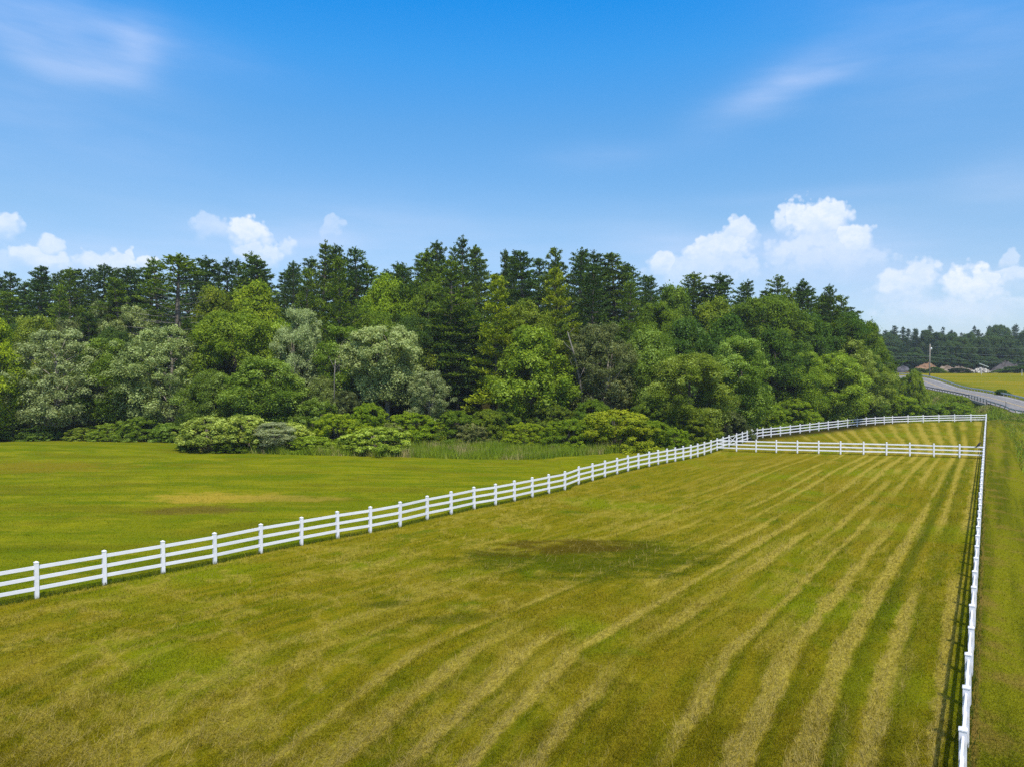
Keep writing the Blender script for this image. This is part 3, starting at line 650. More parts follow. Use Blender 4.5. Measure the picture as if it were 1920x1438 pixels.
# ---- front row of the wood, from the left
for a in [
 ('bigleaf', -12, 582, 130, 98, YG, 0, 'bright yellow-green tree at the left end of the wood, cut by the frame', 1),
 ('airy', 62, 588, 120, 112, OL, .12, 'olive tree with a ragged top behind the large silvery tree', 0),
 ('airy', 100, 610, 185, 102, GREY, .55, 'large silvery tree standing at the lawn, its pale leaves reaching the ground', 1),
 ('round', 212, 628, 135, 106, MD, .16, 'mid green tree between two large silvery trees', 0),
 ('airy', 252, 570, 130, 119, GREY, .25, 'pale grey-green round treetop rising above the silvery trees', 0),
 ('airy', 318, 606, 190, 106, GREY, .42, 'large silvery tree left of the bright green one, broad and leaning crowns', 1),
 ('round', 440, 578, 170, 109, BR, .06, 'bright green leafy tree rising above the pale-topped shrubs', 2),
 ('round', 515, 590, 130, 111, BR, .10, 'bright green tree whose right side turns into white leaves', 1),
 ('airy', 560, 572, 88, 108, GREY, .92, 'narrow tree with almost white leaves, the whitest of the wood', 2),
 ('round', 395, 688, 120, 101, MD, .26, 'lower dull green tree behind the left end of the pale shrubs', 1),
 ('oval', 492, 662, 135, 99, MD, .20, 'dense pointed green tree standing right behind the pale-topped shrubs', 0),
 ('airy', 640, 606, 105, 108, MD, .22, 'small dull green tree between the white tree and the silvery vase-shaped one', 2),
 ('vase', 724, 606, 165, 102, GREY, .58, 'silvery tree with a spreading top and a bare visible trunk', 0),
 ('airy', 804, 692, 80, 97, GREY, .45, 'small thin silvery tree right of the spreading silvery one', 2),
 ('round', 776, 594, 110, 117, OL, .12, 'olive tree peeping out behind the spreading silvery tree', 0),
 ('bigleaf', 860, 552, 130, 119, DK, 0, 'dark green large-leaved tree left of the light green layered pine', 0),
 ('layerpine', 922, 512, 150, 107, PINL, 0, 'light green pine with separate flat layers of branches, in the middle of the wood', 0),
 ('bigleaf', 1000, 600, 165, 103, BR, .07, 'large green tree right of the layered pine, crown nearly to the ground', 1),
 ('oval', 985, 560, 110, 108, OL, .08, 'yellowish treetop just above the large green tree beside the layered pine', 1),
 ('airy', 1125, 602, 125, 104, (.115, .135, .045), .14, 'thin grey-green tree with two slender bare trunks', 2),
 ('round', 1218, 604, 120, 109, MD, .24, 'green tree with pale flecks right of the thin grey-green tree', 1),
 ('round', 1296, 658, 150, 99, OL, .15, 'olive green tree with a lit right side, close behind the fence junction', 2),
 ('oval', 1392, 622, 122, 108, MD, .26, 'dense egg-shaped tree whose right side is flecked with white leaves', 0),
 ('round', 1505, 655, 95, 128, BR, .06, 'light green tree behind the curved fence, left of the bright pointed one', 0),
 ('oval', 1566, 660, 112, 131, BR, .14, 'bright green pointed tree behind the middle of the curved fence', 1),
 ('airy', 1606, 630, 112, 142, OL, .34, 'tall flecked tree behind the bright pointed one, near the wood\'s right end', 1),
 ('round', 1634, 660, 80, 146, OL, .22, 'flecked olive tree at the right end of the wood, beside the road', 0),
 ('shrub', 1716, 690, 46, 172, YG, .05, 'young yellow-green tree in front of the road\'s far bend', 1),
]: T(a[0], a[1], a[2], a[3], a[4], a[5], a[6], a[7], GF, a[8])
# ---- middle trees between the front row and the pines
for a in [
 ('airy', 128, 596, 120, 118, (.125, .150, .045), .1, 'dull green treetop between the left pines and the large silvery tree'),
 ('airy', 190, 560, 110, 122, (.12, .15, .04), .12, 'pale green treetop in front of the pines, left of the round grey-green one'),
 ('bigleaf', 400, 524, 120, 124, OL, .03, 'yellowish treetop below the pines, right of the half-dead pine'),
 ('bigleaf', 478, 516, 150, 124, YG, .03, 'yellow-green treetop standing out before the dark skyline pines'),
 ('round', 735, 505, 140, 128, BR, 0, 'bright green round treetop in the dip between two groups of tall pines'),
 ('round', 705, 580, 120, 117, MD, 0, 'deep green treetop below the dip between the tall pines'),
 ('bigleaf', 800, 520, 110, 125, MD, 0, 'mid green treetop left of the large-leaved dark tree'),
 ('bigleaf', 1262, 522, 110, 138, MD, .05, 'green leafy treetop where the skyline drops right of the tall pines'),
 ('round', 1225, 560, 110, 128, MD, .03, 'green treetop below the drop in the skyline'),
 ('bigleaf', 1345, 548, 130, 134, OL, 0, 'yellowish broad treetop below the right group of skyline pines'),
 ('bigleaf', 1282, 590, 130, 124, DK, .08, 'dark leafy tree above the olive tree at the fence junction'),
 ('bigleaf', 1370, 580, 130, 128, DK, 0, 'dark green dome of leaves above the egg-shaped tree'),
 ('round', 1440, 545, 140, 138, MD, 0, 'broad mid green treetop under the right skyline pines'),
 ('bigleaf', 1455, 610, 120, 130, DK, 0, 'dark leafy tree in the hollow right of the egg-shaped tree'),
 ('bigleaf', 1520, 580, 130, 142, DK, 0, 'dark green dome under the pine that leans out on the right'),
 ('round', 1580, 580, 120, 148, DK, 0, 'dark leafy treetop on the falling right edge of the wood'),
 ('bigleaf', 1622, 594, 90, 152, MD, 0, 'green treetop second from the right end of the wood\'s skyline'),
 ('bigleaf', 1643, 624, 66, 156, MD, 0, 'lowest leafy treetop at the right end of the wood\'s skyline'),
 ('round', 1654, 664, 46, 158, DK, 0, 'small dark tree at the foot of the wood\'s right end'),
 ('layerpine', 1046, 500, 120, 112, PINL, 0, 'yellow-green pine right of the layered one, below the tall dark pines'),
 ('layerpine', 1050, 600, 100, 106, PINM, 0, 'lower pine half hidden between the large green tree and the dead leaning stem'),
 ('layerpine', 130, 735, 90, 103, (.055, .11, .012), 0, 'low dark evergreen at the lawn\'s edge beside the large silvery tree'),
 ('pine', 640, 478, 150, 112, PINM, 0, 'broad pine with lit flat branches in the left group of tall pines'),
 ('pine', 575, 500, 130, 115, PINM, 0, 'broad pine left of the tallest left group, above the white tree'),
 ('pine', 840, 480, 150, 116, PINM, 0, 'broad pine below the highest treetops, above the dark large-leaved tree'),
 ('pine', 1110, 492, 150, 114, PIND, 0, 'broad dark pine above the thin grey-green tree'),
 ('pine', 1180, 520, 120, 120, PINM, 0, 'pine standing before the falling skyline, above the flecked green tree'),
 ('pine', 100, 530, 120, 124, PINM, 0, 'broad pine below the left skyline, above the dull green treetop'),
 ('pine', 225, 520, 130, 122, PINM, 0, 'broad pine below the left skyline, behind the round grey-green treetop'),
 ('pine', 20, 545, 120, 122, PINM, 0, 'broad pine at the left edge, under the leftmost cloud'),
 ('pine', 1480, 535, 110, 142, PINM, 0, 'pine between leafy treetops below the right skyline'),
 ('pine', 1545, 548, 110, 146, PINM, 0, 'pine with horizontal branches below the one leaning out on the right'),
]: T(*a, GM)
T('deadpine', 342, 474, 130, 113, PINM, 0, 'pine with a green top and bare grey dead branches below', GM)
# ---- pines on the skyline, left to right
ORD = 'first second third fourth fifth sixth seventh eighth ninth tenth eleventh twelfth thirteenth fourteenth fifteenth sixteenth seventeenth eighteenth nineteenth twentieth'.split()
SK = [(-40, 508), (13, 508), (80, 496), (133, 499), (184, 491), (242, 498), (294, 482), (378, 478), (431, 482), (467, 470), (491, 480), (540, 487), (601, 448), (632, 454), (671, 461), (690, 488),
      (742, 487), (768, 491), (802, 463), (826, 449), (873, 440), (900, 458), (942, 467), (979, 467), (1043, 462), (1080, 464), (1101, 468), (1148, 475), (1172, 491), (1225, 514),
      (1312, 508), (1338, 510), (1396, 522), (1459, 515), (1516, 522), (1561, 530), (1584, 550)]
named = {-40: 'dark pine on the skyline, cut by the left frame edge', 873: 'tallest dark pine, its tip the highest point of the whole skyline', 601: 'ragged dark pine with an upswept tip, tallest of the left group',
         1561: 'dark pine with sparse branches leaning out at the right end of the skyline', 294: 'dark pointed pine beside the half-dead one on the skyline', 1312: 'pine at the left end of the right skyline group, beneath the clouds'}
li = ri = 0
for i, (x, y) in enumerate(SK):
    Yd = 132 + (i*37 % 17); side = x < 860
    if x > 1280: Yd += 14
    if x in named: lb = named[x]
    elif x < 860: lb = 'dark pine, %s treetop from the left along the skyline' % (ORD[i] if i < 20 else ('twenty-' + ORD[i-20]))
    elif x < 1280: ri += 1; lb = 'dark pine, %s skyline treetop to the right of the tallest pine' % ORD[ri-1]
    else: li += 1; lb = 'dark pine, %s treetop after the first in the right skyline group' % ORD[li-1]
    T('pine', x, y, TR.choice((92, 110, 130, 150, 168)), Yd+TR.uniform(-6, 6), PIND if i % 3 else PINM, 0, lb, GS)
# ---- deep rows that close the wood (seen only through gaps)
for i, x in enumerate(range(-160, 1600, 38)):
    Yd = 152 + (i*29 % 23); T('pine', x+TR.uniform(-14, 14), np.interp(x, [-160, 0, 300, 460, 540, 620, 720, 800, 870, 960, 1100, 1180, 1240, 1290, 1330, 1500, 1580, 1650], [525, 516, 492, 484, 500, 466, 500, 478, 454, 478, 476, 500, 528, 528, 522, 530, 560, 640])+TR.uniform(-3, 14), TR.uniform(110, 165), Yd, PIND, 0,
      'dark pine deep in the wood, hardly showing behind other trees', GD)
for i, x in enumerate(range(-140, 1560, 62)):
    Yd = np.interp(x, [-100, 1200, 1560], [112, 113, 140])+(i*17 % 9); T('pine' if i % 3 else 'round', x+TR.uniform(-16, 16), np.interp(x, [-160, 0, 640, 1240, 1560], [600, 590, 560, 600, 620])+TR.uniform(0, 45), 110, Yd, PIND, 0,
      'shaded tree standing inside the wood, mostly hidden by the front row', GD)
# ---- shrubs in front of the wood
for a in [
 ('sumac', 392, 778, 125, 84.5, (.25, .31, .035), .34, 'pale-topped shrub with brown stems, left end of the clump on the lawn', 0),
 ('sumac', 462, 774, 125, 86, (.26, .32, .035), .30, 'pale-topped shrub second from the left in the clump on the lawn', 1),
 ('airy', 512, 790, 80, 84.5, (.24, .26, .12), .5, 'greyish white shrub in the middle of the clump on the lawn', 2),
 ('sumac', 545, 790, 95, 88, (.26, .32, .035), .25, 'light green shrub behind the greyish white one in the clump', 0),
 ('shrub', 585, 815, 90, 85, YG, .12, 'low bright shrub right of the greyish white one', 1),
 ('shrub', 632, 772, 125, 92, YG, .02, 'smooth yellow-green dome of a shrub behind the clump', 0),
 ('sumac', 705, 798, 130, 84.5, (.24, .31, .025), .22, 'flat-topped light green shrub at the right end of the clump', 1),
 ('shrub', 430, 826, 70, 83.5, MD, .05, 'low dark shrub at the foot of the pale-topped shrubs', 1),
 ('shrub', 355, 822, 45, 84, MD, .2, 'little shrub at the very left tip of the clump on the lawn', 1),
 ('shrub', 590, 742, 110, 98, MD, .18, 'dull green shrub under the white tree', 2),
 ('shrub', 655, 728, 110, 101, (.072, .09, .02), .2, 'pale dull shrub left of the bare trunk of the spreading tree', 0),
 ('shrub', 770, 770, 130, 95, BR, .03, 'green shrub below the spreading silvery tree', 2),
 ('shrub', 848, 766, 130, 96, MD, .03, 'wide green shrub right of the small thin silvery tree', 0),
 ('shrub', 915, 764, 85, 97, OL, .02, 'olive shrub below the light green layered pine', 1),
 ('shrub', 985, 790, 95, 93, YG, .01, 'yellowish shrub behind the tall grass, left of the big round ones', 2),
 ('shrub', 1070, 782, 125, 90.5, BR, .02, 'round green shrub at the right end of the tall grass', 0),
 ('shrub', 1158, 765, 172, 90, (.24, .29, .014), .03, 'biggest round shrub, standing left of the fence junction', 2),
 ('shrub', 1224, 786, 90, 89.5, BR, .02, 'round shrub leaning against the biggest one on its right', 1),
 ('shrub', 1230, 742, 120, 99, MD, .05, 'green shrub behind the biggest round one', 0),
 ('shrub', 1296, 772, 110, 97, OL, .03, 'olive shrub close behind the fence just before the junction', 2),
 ('shrub', 1362, 768, 100, 104, (.075, .10, .02), .16, 'pale green shrub behind the small braced gate', 0),
 ('shrub', 1432, 752, 100, 117, BR, .02, 'green shrub behind the start of the curved fence', 1),
 ('shrub', 1490, 745, 95, 124, BR, .02, 'green shrub left of the bright pointed tree behind the curved fence', 2),
 ('shrub', 1545, 752, 80, 131, MD, .02, 'dark shrub at the foot of the bright pointed tree', 0),
 ('shrub', 1625, 742, 90, 144, MD, .12, 'flecked shrub under the tall flecked tree behind the curved fence', 1),
 ('shrub', 1685, 738, 95, 152, BR, .02, 'green shrub left of the creek bank behind the back fence', 2),
 ('shrub', 1735, 756, 90, 152, MD, .02, 'low green shrub on the creek bank, middle of the row behind the fence', 0),
 ('shrub', 1785, 752, 90, 154, BR, .02, 'green shrub by the creek left of the bridge opening', 1),
 ('shrub', 1800, 740, 50, 164, BR, .02, 'small shrub against the road bank above the bridge\'s left end', 2),
 ('shrub', 1690, 706, 40, 190, YG, .02, 'small bright shrub on the road verge left of the pole', 0),
 ('shrub', 1878, 729, 24, 182, DK, 0, 'lone dark bush in the hay field beyond the road', 1),
 ('shrub', 560, 752, 90, 99.5, MD, .1, 'dark green brush below the narrow white-leaved tree', 0),
 ('round', 608, 700, 80, 104, (.12, .16, .03), .2, 'low dull tree under the white-leaved one, left of the bare sapling', 1),
 ('shrub', 690, 752, 90, 98.5, BR, .04, 'bright brush around the foot of the bare trunk', 1),
 ('shrub', 735, 790, 80, 93, (.17, .20, .04), .15, 'small pale bush between the clump on the lawn and the tall grass', 0),
 ('shrub', 815, 788, 100, 95, OL, .03, 'olive bush at the left end of the tall grass', 1),
 ('shrub', 880, 792, 80, 94, (.16, .17, .05), .1, 'brownish bush with thin twigs behind the tall grass', 2),
 ('shrub', 945, 762, 90, 98, MD, .02, 'dark green bush between the layered pine and the big green tree', 0),
 ('shrub', 1035, 755, 100, 99, (.13, .18, .015), .02, 'mid green bush under the big green tree', 2),
 ('shrub', 1110, 745, 95, 99.5, MD, .02, 'dark bush at the foot of the thin grey-green tree', 1),
 ('shrub', 1262, 800, 70, 90, BR, .02, 'small round shrub by the fence, right of the biggest one', 2),
 ('shrub', 150, 800, 60, 99.8, OL, .1, 'tiny olive shrub on the lawn\'s edge under the large silvery tree', 0),
 ('shrub', 75, 796, 70, 100, MD, .3, 'flecked low shrub at the foot of the leftmost silvery tree', 2),
 ('shrub', 20, 790, 80, 100, MD, .2, 'shrub below the yellow-green tree at the left end of the lawn', 1),
 ('shrub', 205, 792, 75, 99.5, BR, .12, 'small bright shrub on the lawn\'s edge right of the low dark evergreen', 2),
 ('shrub', 262, 778, 95, 100, MD, .1, 'dark green shrub below the gap between the silvery trees', 0),
 ('shrub', 322, 790, 80, 99, MD, .3, 'flecked shrub at the lawn\'s edge left of the pale-topped clump', 1),
]: T(a[0], a[1], a[2], a[3], a[4], a[5], a[6], a[7], GB, a[8])
# ---- leaning dead tree between the green tree and the thin grey-green one
def snag():
    b = at_depth(1092, 770, 104); root = empty('dead_tree', (b.x, 104, ground_z(b.x, 104))); tag(root, 'grey leaning dead stem with broken bare branches, left of the thin grey-green tree', 'tree')
    q = lambda x, y, dy=0: at_depth(x, y, 104+dy)-root.location
    MB().tube([q(1098, 800), q(1088, 720, -1), q(1078, 670, -2), q(1064, 622, -3)], [.22, .17, .12, .05], 7).build('trunk', mDead, root, True)
    for pts in ([(1084, 700), (1074, 690), (1068, 672)], [(1090, 735), (1072, 742), (1066, 760)], [(1076, 660), (1062, 648), (1056, 640)], [(1066, 628), (1074, 618), (1078, 616)], [(1092, 748), (1078, 770)], [(1086, 712), (1096, 690)]):
        MB().tube([q(x, y, -1.5) for x, y in pts], [.07, .045, .015][:len(pts)], 5).build('branch', mDead, root, True)
snag()
def bare_sapling(x0, y0, pts, Y):
    b = at_depth(x0, y0, Y); root = empty('bare_sapling', (b.x, Y, ground_z(b.x, Y))); tag(root, 'thin bare forked sapling in the gap left of the spreading silvery tree', 'tree')
    q = lambda x, y: at_depth(x, y, Y)-root.location
    MB().tube([Vector((0, 0, -.2)), q(x0+1, y0-30), q(x0+3, y0-60)], [.09, .07, .05], 6).build('trunk', mDead, root, True)
    for p in pts: MB().tube([q(*k) for k in p], [.05, .03, .012], 5).build('branch', mDead, root, True)
bare_sapling(626, 735, ([(629, 695), (622, 680), (616, 668)], [(629, 695), (636, 684), (642, 674)], [(628, 706), (634, 700), (640, 697)]), 100)

# ------------------------------------------------------------------ tall grass and weeds (stuff)
mReed, t = new_mat('tall_grass_blades'); P = t.n('ShaderNodeNewGeometry').outputs['Position']; lf = t.attr('leaf')
c = t.mix(t.step(t.noise(P, .35, 3), .42, .62), (.165, .220, .010), (.130, .195, .010)); c = t.mix(t.m('MULTIPLY', t.step(t.noise(P, .22, 3, .6), .5, .64), t.step(lf, .3, .7)), c, (.30, .24, .12))
c = t.mix(1., c, t.mix(lf, (.7, .72, .7), (1.35, 1.3, 1.2)), 'MULTIPLY'); finish(t, c, .7, .15, translucent=.25)
def region(n, poly, jit=0):
    """random ground points inside a polygon of pixels on the paddock's plane"""
    P = [on_plane(*p) for p in poly]; xs = [p.x for p in P]; ys = [p.y for p in P]
    X = rng.uniform(min(xs), max(xs), n*3); Y = rng.uniform(min(ys), max(ys), n*3); ins = np.zeros(len(X), bool); j = len(P)-1
    for i in range(len(P)):
        with np.errstate(divide='ignore', invalid='ignore'):
            c = ((P[i].y > Y) != (P[j].y > Y)) & (X < (P[j].x-P[i].x)*(Y-P[i].y)/(P[j].y-P[i].y)+P[i].x)
        ins ^= c; j = i
    return X[ins][:n], Y[ins][:n]
X, Y = region(46000, [(740, 857), (860, 860), (1000, 860), (1110, 853), (1200, 846), (1300, 838), (1330, 826), (1200, 822), (1050, 828), (900, 822), (780, 826), (640, 835)])
blades('tall_meadow_grass', X, Y, .95+.35*np.sin(X*.7)*np.sin(Y*.9), .07, .35, mReed)
X, Y = region(20000, [(340, 851), (560, 855), (740, 857), (760, 845), (560, 840), (360, 838)])
blades('weeds_under_shrubs', X, Y, .85+.45*np.sin(X*1.3)*np.sin(Y*.9+X*.4), .09, .5, mReed)
X, Y = region(9000, [(0, 826), (200, 828), (340, 832), (345, 820), (200, 817), (0, 815)])
blades('weeds_along_wood', X, Y, .5, .08, .5, mReed)
# strip of longer grass left standing under the fences
XX = []; YY = []
for lst in (LP, CP, BP, RP):
    for a, b in zip(lst[:-1], lst[1:]):
        m_ = int((b-a).length*95*min(1, 45/max(20, a.y))); f = rng.uniform(0, 1, m_); n3 = np.array([-(b-a).normalized().y, (b-a).normalized().x]); off = rng.normal(0, .10, m_)
        XX.append(a.x+(b.x-a.x)*f+n3[0]*off); YY.append(a.y+(b.y-a.y)*f+n3[1]*off)
mStrip, t = new_mat('uncut_grass'); lf = t.attr('leaf'); finish(t, t.mix(lf, (.035, .055, .004), (.09, .11, .008)), .75, .1, translucent=.25)
X, Y = np.concatenate(XX), np.concatenate(YY); blades('uncut_grass_under_fence', X, Y, .2, .03, .5, mStrip)
X, Y = region(15000, [(1864, 786), (1882, 798), (1900, 834), (1914, 880), (1940, 930), (1950, 820), (1900, 776)]); k = (road_q(X, Y)[0] > RW/2+1.2) & (Y < 150); X, Y = X[k], Y[k]
blades('verge_weeds', X, Y, .55+.3*np.sin(X*1.1)*np.sin(Y*.8), .08, .6, mReed)
# rough vegetation on the creek bank, road bank and verge
X = rng.uniform(40, 118, 260000); Y = rng.uniform(96, 215, 260000); d, z, s = road_q(X, Y); zn = zones(X, Y)
k = (zn[:, 2] > .6)*(d > RW/2+.7)*(zn[:, 1] < .4); X, Y = X[k], Y[k]
lump = .5+.5*np.sin(X*.55+np.sin(Y*.4)*1.5)*np.sin(Y*.5+np.cos(X*.33))
dd = road_q(X, Y)[0]
hh = (.35+1.1*lump)*np.clip((dd-RW/2)/4, .15, 1)*np.clip(np.hypot((X-105.5)/3.5, (Y-166.5)/5)-.5, .1, 1)
blades('rough_vegetation', X, Y, hh, .17, .7, mReed)

# ------------------------------------------------------------------ road, bridge and what stands beside it
mRoad, t = new_mat('asphalt'); P = t.n('ShaderNodeNewGeometry').outputs['Position']; across, along, _ = t.xyz(t.attr('lane', 'Vector'))
nz = t.noise(P, .5, 4, .6); g2 = t.noise(P, 14, 3, .7); c = t.mix(nz, (.145, .135, .130), (.20, .185, .175)); c = t.mix(t.step(g2, .3, .7, 0, .3), c, (.10, .095, .09))
wear = t.noise(t.comb(t.m('MULTIPLY', across, 2.2), t.m('MULTIPLY', along, .05)), 1., 3); c = t.mix(t.step(wear, .52, .66, 0, .5), c, (.085, .080, .080))
crk = t.m('ABSOLUTE', t.m('SUBTRACT', t.noise(t.comb(t.m('MULTIPLY', across, .5), t.m('MULTIPLY', along, .22)), 1., 4, .6), .5)); c = t.mix(t.step(crk, .012, .004, 0, .7), c, (.04, .04, .04))
finish(t, c, .85, .2, g2, .2, .01)
def ribbon(name, o0, o1, lift, mat, i0=0, i1=None, dash=None):
    i1 = i1 or len(RE); V = []; F = []; A = []; s = 0; prev = None; n = 0
    for i in range(i0, i1):
        if prev is not None: s += float(np.hypot(*(RE[i, :2]-prev)))
        prev = RE[i, :2]
        for o in (o0, o1): V.append((RE[i, 0]+RN[i, 0]*o, RE[i, 1]+RN[i, 1]*o, RE[i, 2]+lift)); A.append((o, s, 0))
        if i > i0: F.append((n-2, n-1, n+1, n))
        n += 2
    me = np_mesh(name, V, F, mat, {'lane': ('FLOAT_VECTOR', A)}); return link(bpy.data.objects.new(name, me))
tag(ribbon('road', 0, RW, .0, mRoad), kind='structure')
mYellow = simple('faded_yellow_paint', (.42, .30, .10), .25, 3); mWhiteP = simple('faded_white_paint', (.50, .50, .49), .25, 3)
for o, w_, mm, nm in ((4.62, .12, mYellow, 'centre_line'), (4.86, .12, mYellow, 'centre_line'), (1.1, .13, mWhiteP, 'edge_line'), (RW-1.1, .13, mWhiteP, 'edge_line')):
    tag(ribbon(nm, o, o+w_, .012, mm), kind='structure')
mSteel = simple('galvanised_steel', (.42, .45, .44), .2, 5, .45, .4, .55); mRail = simple('rail_steel', (.11, .105, .095), .3, 4, .6, .3, .4); mTim = simple('grey_timber', (.22, .19, .16), .3, 3)
def along(off, s_list):
    seg = np.r_[0, np.cumsum(np.hypot(*np.diff(RE[:, :2], axis=0).T))]; out = []
    for s in s_list:
        x, y, z = (np.interp(s, seg, RE[:, k]) for k in range(3)); nx, ny = np.interp(s, seg, RN[:, 0]), np.interp(s, seg, RN[:, 1]); out.append(Vector((x+nx*off, y+ny*off, z)))
    return out
SEG = np.r_[0, np.cumsum(np.hypot(*np.diff(RE[:, :2], axis=0).T))]
s_at = lambda Y: float(np.interp(Y, RE[:120, 1][:int(np.argmax(RE[:, 1] > 280))], SEG[:int(np.argmax(RE[:, 1] > 280))]))
def guardrail(off, s0, s1, step, label, mat, end=None, pm=None):
    n = int((s1-s0)/step); pts = along(off, [s0+(s1-s0)*i/n for i in range(n+1)])
    if end: pts = end+pts
    root = empty('guardrail', pts[0]); tag(root, label, 'guardrail', 'guardrails along the road'); o = Vector(pts[0])
    for p in pts:
        gz = min(p.z, ground_z(p.x, p.y)); MB().box(p-o+Vector((0, 0, (gz-p.z)/2+.32)), (.06, .08, .40+(p.z-gz)/2)).build('post', pm or mTim, root)
    mb = MB(); up = Vector((0, 0, 1))
    prof = [(-.155, 0), (-.11, .05), (-.05, .0), (.05, .0), (.11, .05), (.155, 0)]     # the W of the beam: height, outward
    for i, p in enumerate(pts):
        d = (pts[min(i+1, len(pts)-1)]-pts[max(i-1, 0)]); sd = Vector((d.y, -d.x, 0)).normalized(); sgn = 1 if off < RW/2 else -1
        for h_, q in prof: mb.v.append(p-o+up*(.60+h_)+sd*sgn*(.10+q))
        for h_, q in reversed(prof): mb.v.append(p-o+up*(.60+h_)+sd*sgn*(.085+q))
    m_ = 12
    for i in range(len(pts)-1):
        for k in range(m_): mb.f.append([i*m_+k, i*m_+(k+1) % m_, (i+1)*m_+(k+1) % m_, (i+1)*m_+k])
    mb.f.append(list(range(m_))[::-1]); mb.f.append([(len(pts)-1)*m_+k for k in range(m_)])
    mb.build('beam', mat, root); return root
sb0, sb1 = s_at(162.5), s_at(173)
e1 = along(-.35, [s_at(150)])[0]
endp = [Vector((e1.x-3.2, e1.y-10.5, e1.z-.75)), Vector((e1.x-1.6, e1.y-8, e1.z-.45)), Vector((e1.x-.6, e1.y-5, e1.z-.2)), Vector((e1.x-.1, e1.y-2.2, e1.z-.05))]
guardrail(-.35, s_at(150), sb0, 2.0, 'guardrail on the near side of the road whose pale end curls down in the weeds', mSteel, endp)
guardrail(-.35, sb1, s_at(216), 2.6, 'dark guardrail on the near side of the road, climbing left from the bridge', mRail)
guardrail(RW+.35, s_at(128), s_at(264), 2.6, 'long steel guardrail on the far side of the road, along the hay field', mSteel)
# bridge over the creek
mConc = simple('weathered_concrete', (.30, .27, .23), .3, 1.5)
def bridge():
    A, B = along(0, [sb0])[0], along(0, [sb1])[0]; C_, D_ = along(RW, [sb0])[0], along(RW, [sb1])[0]
    root = empty('road_bridge', A); tag(root, 'small concrete road bridge over the creek with steel railing and dark opening', 'bridge'); o = Vector(A); up = Vector((0, 0, 1))
    d = (B-A).normalized(); sd = Vector((d.y, -d.x, 0)).normalized()
    MB().beam(A-o-sd*.45-up*.30, B-o-sd*.45-up*.30, .5, .50).build('edge_beam', mConc, root)
    for s in (0.04, .96):
        p = A+(B-A)*s; MB().box(p-o+sd*.6-up*2.3, (.5, 1.6, 1.75), (d, sd, up)).build('abutment', mConc, root)
    q = A+(B-A)*-.12; MB().box(q-o-sd*.55-up*2.1, (1.0, .2, 1.4), (d, sd, up)).build('wing_wall', mConc, root)
    q = A+(B-A)*1.14; MB().box(q-o-sd*.55-up*2.1, (1.2, .2, 1.4), (d, sd, up)).build('wing_wall', mConc, root)
    q = (A+B)/2; MB().box(q-o+sd*2.0-up*2.4, ((B-A).length*.45, .15, 1.8), (d, sd, up)).build('opening_shade_panel', mDark, root)  # near-black panel added to stand in for shade under the deck
    n = 6
    for i in range(n+1):
        p = A+(B-A)*(i/n)-sd*.42; MB().box(p-o+up*.47, (.07, .07, .52), (d, sd, up)).build('railing_post', mRail, root)
    for h_ in (.45, .85): MB().beam(A-o-sd*.42+up*h_-d*.4, B-o-sd*.42+up*h_+d*.4, .06, .16).build('railing_bar', mSteel, root)
mDark = simple('culvert_painted_shade', (.012, .011, .010), .2, 3)  # shade of the bridge opening put into the colour
bridge()
# utility pole with transformer
def pole():
    b = at_depth(1743, 706, 256); b.z = ground_z(b.x, b.y); h = at_depth(1743, 646.5, 256).z-b.z
    root = empty('utility_pole', b); tag(root, 'wooden utility pole with a grey transformer beyond the road', 'pole')
    MB().tube([(0, 0, -.5), (0, 0, h*.5), (.05, 0, h)], [.20, .17, .13], 10).build('pole', mPole, root, True)
    MB().tube([(.42, -.1, h*.82), (.42, -.1, h*.82+.95)], [.27, .27], 12).build('transformer', mSteel, root, True)
    MB().box((.2, -.08, h*.86), (.22, .04, .05)).build('bracket', mRail, root)
    MB().box((.25, 0, h*.945), (.35, .05, .05)).build('arm', mRail, root)
    MB().tube([(.52, -.1, h*.82+.95), (.50, -.1, h*.82+1.25)], [.05, .04], 6).build('bushing', mRail, root, True)
    MB().tube([(.05, 0, h), (.05, 0, h+.25)], [.06, .04], 6).build('insulator', mWhiteP, root, True)
    MB().tube([(-.75, -.05, h*.55), (-.75, -.05, h*.78), (-.1, 0, h*.80)], [.025, .025, .025], 4).build('riser', mRail, root)
    return b, h
mPole = simple('pole_wood', (.26, .23, .20), .25, 2); mWire = simple('wire', (.20, .24, .23), .1, 1)
pb, ph = pole()
def wire(p, q, sag, label, r=.018):
    root = empty('power_line', p); tag(root, label, 'power line', 'power lines over the hay field'); pts = []
    for i in range(15):
        f = i/14; pts.append(p+(q-p)*f-Vector((0, 0, sag*4*f*(1-f)))-p)
    MB().tube(pts, [r]*15, 4).build('cable', mWire, root)
for (z0, xe, ye, sag, lb) in ((ph*.94, 2330, 655, .6, 'uppermost power line, from the pole over the hay field to the right'), (ph*.76, 2330, 672, .9, 'middle power line, from the pole over the hay field to the right'), (ph*.60, 2200, 694, .6, 'lowest power line, falling from the pole over the earth mounds to the right')):
    wire(pb+Vector((0, 0, z0)), at_depth(xe, ye, 222), sag, lb)
for (z0, xe, ye, lb) in ((ph*.62, 1480, 662, 'power line running left from the pole into the trees'),):
    wire(pb+Vector((0, 0, z0)), at_depth(xe, ye, 262), .6, lb)
